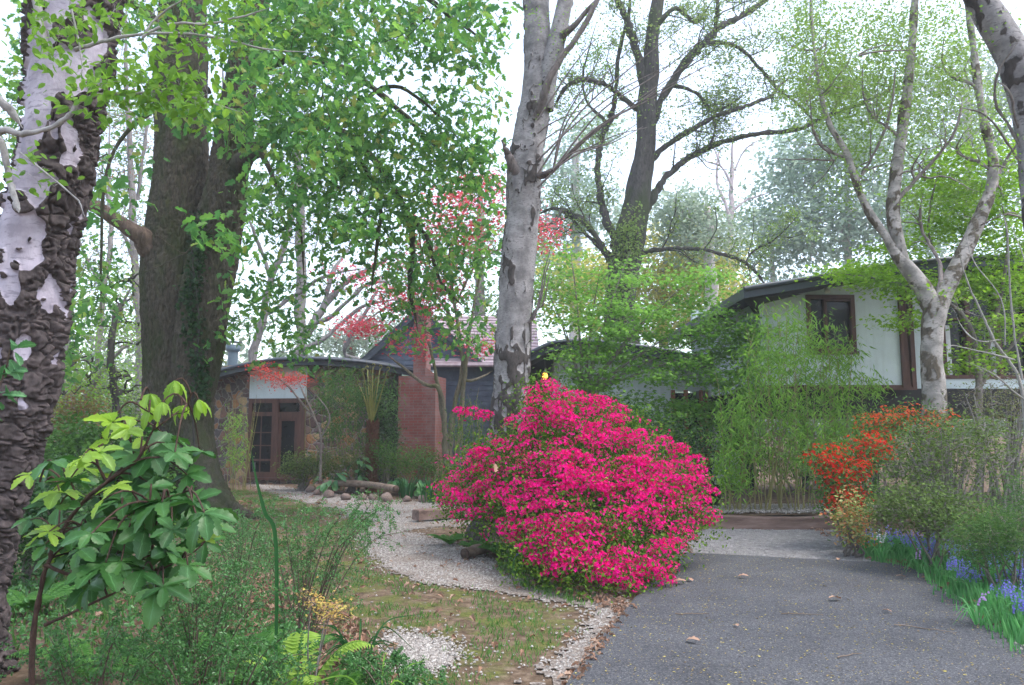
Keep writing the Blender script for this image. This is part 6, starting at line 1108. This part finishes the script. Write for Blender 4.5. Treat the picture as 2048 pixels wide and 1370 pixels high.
# ---- bluebells
blm = leafmat('bluebell petal', [(.22, .2, .6), (.34, .32, .75), (.18, .15, .5)], .35); whm = leafmat('white bell petal', [(.7, .72, .75), (.8, .8, .8)], .35); pkm = leafmat('mauve bell petal', [(.5, .3, .6), (.6, .42, .7)], .35)
gl_ = leafmat('bluebell leaf', [(.08, .26, .08), (.13, .35, .12), (.18, .42, .15)], .42)
BL_ = 'bluebells in the right-hand border'
def bellplant(seed, petal, label, group, nst=2, nl=11):
    t = thing('bluebell', label, 'flower', (0, 0, 0), group); f, s2, fl_ = MB(), MB(), MB(); L_ = []
    for k_ in range(nl):
        a_ = rng.uniform(0, 6.28); l_ = rng.uniform(.2, .34); h = np.array([math.cos(a_), math.sin(a_), 0]); S = spline([h * .01, h * l_ * .4 + [0, 0, l_ * .7], h * l_ * .95 + [0, 0, l_ * rng.uniform(.15, .8)]], 4); m_ = len(S); tg = norm(np.gradient(S, axis=0)); sd = norm(np.cross(tg, [0.01, .02, 1])); wd = (.008 * np.sin(np.pi * (.15 + .85 * np.linspace(0, 1, m_)) ** .8) + .0008)[:, None]
        V = np.hstack([S - sd * wd, S + sd * wd]).reshape(-1, 3); i_ = np.arange(m_ - 1) * 2; f.add(V, np.stack([i_, i_ + 1, i_ + 3, i_ + 2], -1))
    for k_ in range(nst):
        b_ = rng.normal(size=3) * [.05, .05, 0]; H = rng.uniform(.3, .42); P = spline([b_, b_ + [rng.normal() * .02, 0, H * .6], b_ + [rng.normal() * .05, rng.normal() * .03, H]], 6); s2.tube(P, .0028, 5); n_ = 13
        a_ = rng.uniform(0, 6.28, n_); c_ = P[np.linspace(len(P) * .55, len(P) - 1, n_).astype(int)] + np.column_stack([np.cos(a_), np.sin(a_), 0 * a_]) * .02
        ang = np.arange(6) * 1.047; ring = lambda r_, z_: np.column_stack([np.cos(ang) * r_, np.sin(ang) * r_, np.full(6, z_)])
        Vb = np.vstack([[[0, 0, 0]], ring(.35, -.25), ring(.42, -.75), ring(.62, -1.0)]); Fb = []
        for r_ in (1, 7): Fb += [[r_ + i_, r_ + (i_ + 1) % 6, r_ + 6 + (i_ + 1) % 6, r_ + 6 + i_] for i_ in range(6)]
        for c0 in c_: fl_.add(Vb * .019 + c0, Fb)
    obj('leaves', f, gl_, t); obj('flower_stalks', s2, gl_, t); obj('flowers', fl_, petal, t); return t
protos = [bellplant(k_, blm, 'bluebell with nodding violet-blue flowers above green strap leaves right of the driveway', BL_, 2 + k_ % 2) for k_ in range(5)]
spots = []
REG = gpoly((1722, 1090), (1790, 1098), (1900, 1120), (2048, 1150), (2150, 1200), (2150, 1330), (2048, 1290), (1950, 1205), (1870, 1150), (1810, 1120), (1735, 1112))
ps = scatter(REG, 85)
for k_, (x_, y_) in enumerate(ps):
    p_ = protos[k_] if k_ < 5 else copy_tree(protos[k_ % 5]); s_ = rng.uniform(.65, .95); p_.location = (x_, y_, float(gz(x_, y_))); p_.rotation_euler = (rng.normal() * .06, rng.normal() * .06, rng.uniform(0, 6.28)); p_.scale = (s_, s_, s_)
for px, py, M, lab in ((1770, 1078, whm, 'white bluebell among the violet ones near the variegated shrub'), (1765, 1084, whm, 'second white bluebell just in front of the other white one'), (1958, 1215, pkm, 'mauve bluebell at the driveway edge among green leaves'), (1840, 1108, pkm, 'pinkish bluebell behind the first violet cluster')):
    p_ = bellplant(9, M, lab, BL_, 1); q_ = G(px, py + 40); p_.location = (q_[0], q_[1], float(gz(q_[0], q_[1])))
for px, py, D in ((120, 1340, 3.9), (160, 1265, 4.2), (765, 1375, 4.5), (1038, 1140, 8.9)):
    p_ = bellplant(9, blm, {120: 'lone bluebell at the bottom left corner in the grass', 160: 'small bluebell in the shade left of the fine-leaved shrub', 765: 'lone bluebell at the bottom edge beside the lime grass', 1038: 'lone bluebell under the left skirt of the pink azalea'}[px], BL_, 1, 7); q_ = W(px, py + 50, D); p_.location = (q_[0], D, .0); p_.scale = (.75, .75, .75)
# ---- grass and ground plants as stuff
def blades(poly, n_, h, w_, mat_, name, kind='stuff', lean=.5, clump=0):
    P = on(scatter(poly, n_, .05)); P = P[wall_noise(P[:, :2], 2.2, 88) + .3 * wall_noise(P[:, :2], 7, 89) > clump]; n_ = len(P); f = MB(); a_ = rng.uniform(0, 6.28, n_); hh_ = h * rng.uniform(.5, 1.2, n_); d = np.column_stack([np.cos(a_) * lean, np.sin(a_) * lean, np.ones(n_)]); f.leaves(P, d, np.column_stack([np.cos(a_), np.sin(a_), -.2 + 0 * a_]), hh_, (T_NARROW[0] * [w_, 1, 2.2], T_NARROW[1])); return tag(obj(name, f, mat_), kind=kind)
grassm = leafmat('grass blade', [(.06, .15, .03), (.1, .22, .05), (.14, .27, .07), (.08, .17, .05)], .4)
blades(REG, 9000, .2, .7, gl_, 'border_grass', lean=.9)
blades(gpoly((1725, 1085), (1840, 1112), (1905, 1165), (2048, 1265), (2150, 1330), (2200, 1420), (2048, 1318), (1940, 1235), (1880, 1185), (1850, 1150), (1735, 1118)), 1800, .12, .6, gl_, 'edge_grass')
blades(MOSS, 26000, .05, .8, grassm, 'lawn_grass', lean=1.1, clump=.6)
blades(gpoly((0, 1120), (400, 1180), (560, 1300), (760, 1369), (700, 1380), (0, 1380)) + [(-3.6, 3)], 1500, .13, .5, grassm, 'undergrowth_grass', lean=.9)
blades(gpoly((1010, 1120), (1080, 1150), (1200, 1190), (1160, 1210), (1060, 1180), (990, 1135)), 900, .08, .6, grassm, 'azalea_skirt_grass', lean=1.0)
cov = MB(); LEFT = gpoly((-200, 1000), (420, 1010), (560, 1100), (600, 1250), (640, 1379), (-300, 1379)); Q = on(scatter(LEFT, 40000), .0); Q[:, 2] += rng.random(len(Q)) ** 1.5 * .16 + .01; n_ = len(Q); cov.leaves(Q, rnddir(n_), rnddir(n_, 1.2), rng.uniform(.02, .05, n_), T_OVAL); tag(obj('ground_cover', cov, fine), kind='stuff')
# dead leaves
dl = MB(); V_, F_ = T_OAK; cur = V_.copy(); cur[:, 2] += .6 * np.abs(cur[:, 0]) + .15 * np.sin(cur[:, 1] * 4)
LIT = gpoly((300, 1180), (560, 1150), (700, 1240), (800, 1369), (300, 1379)); spots_ = [(LIT, 1900, .05), (LEFT, 1500, .05), (MOSS, 500, .045), (gpoly((1120, 1165), (1260, 1205), (1245, 1235), (1160, 1200), (1050, 1170)), 150, .045), (gpoly((1730, 1115), (1850, 1135), (1910, 1180), (2048, 1285), (2048, 1300), (1850, 1160), (1800, 1133)), 110, .05), (gpoly((1560, 1040), (1670, 1050), (1760, 1095), (1690, 1085), (1590, 1056)), 90, .05), (gpoly((900, 1040), (1010, 1060), (1010, 1110), (900, 1080)), 140, .05), (gpoly((380, 1000), (520, 1010), (500, 1040), (380, 1040)), 160, .07), (gpoly((1330, 1100), (1400, 1065), (1380, 1110)), 60, .05), (gpoly((1255, 1215), (1275, 1212), (1160, 1369), (1120, 1369)), 120, .04), (PATH, 260, .04)]
for poly, n_, s_ in spots_: Q = on(scatter(poly, n_), .02); Q[:, 2] += rng.random(n_) * .03; d = rnddir(n_); d[:, 2] *= .3; dl.leaves(Q, d, rnddir(n_, 1.6), s_ * rng.uniform(.8, 1.8, n_), (cur, F_))
tag(obj('leaf_litter', dl, leafmat('dead leaf', [(.16, .08, .05), (.3, .18, .12), (.22, .13, .09), (.38, .26, .19), (.1, .055, .035)], .12, .7)), kind='stuff')

# ================================================================== HAZE
hz = MB(); hz.box(-152, 152, -42, 172, -3, 60)
m = bpy.data.materials.new('garden haze'); m.use_nodes = True; n = m.node_tree.nodes; l = m.node_tree.links; n.remove(n['Principled BSDF'])
pv = n.new('ShaderNodeVolumePrincipled'); pv.inputs['Color'].default_value = (.9, .95, 1, 1); pv.inputs['Density'].default_value = .0014; pv.inputs['Anisotropy'].default_value = .2; l.new(pv.outputs[0], n['Material Output'].inputs['Volume'])
tag(obj('haze', hz, m), kind='stuff')
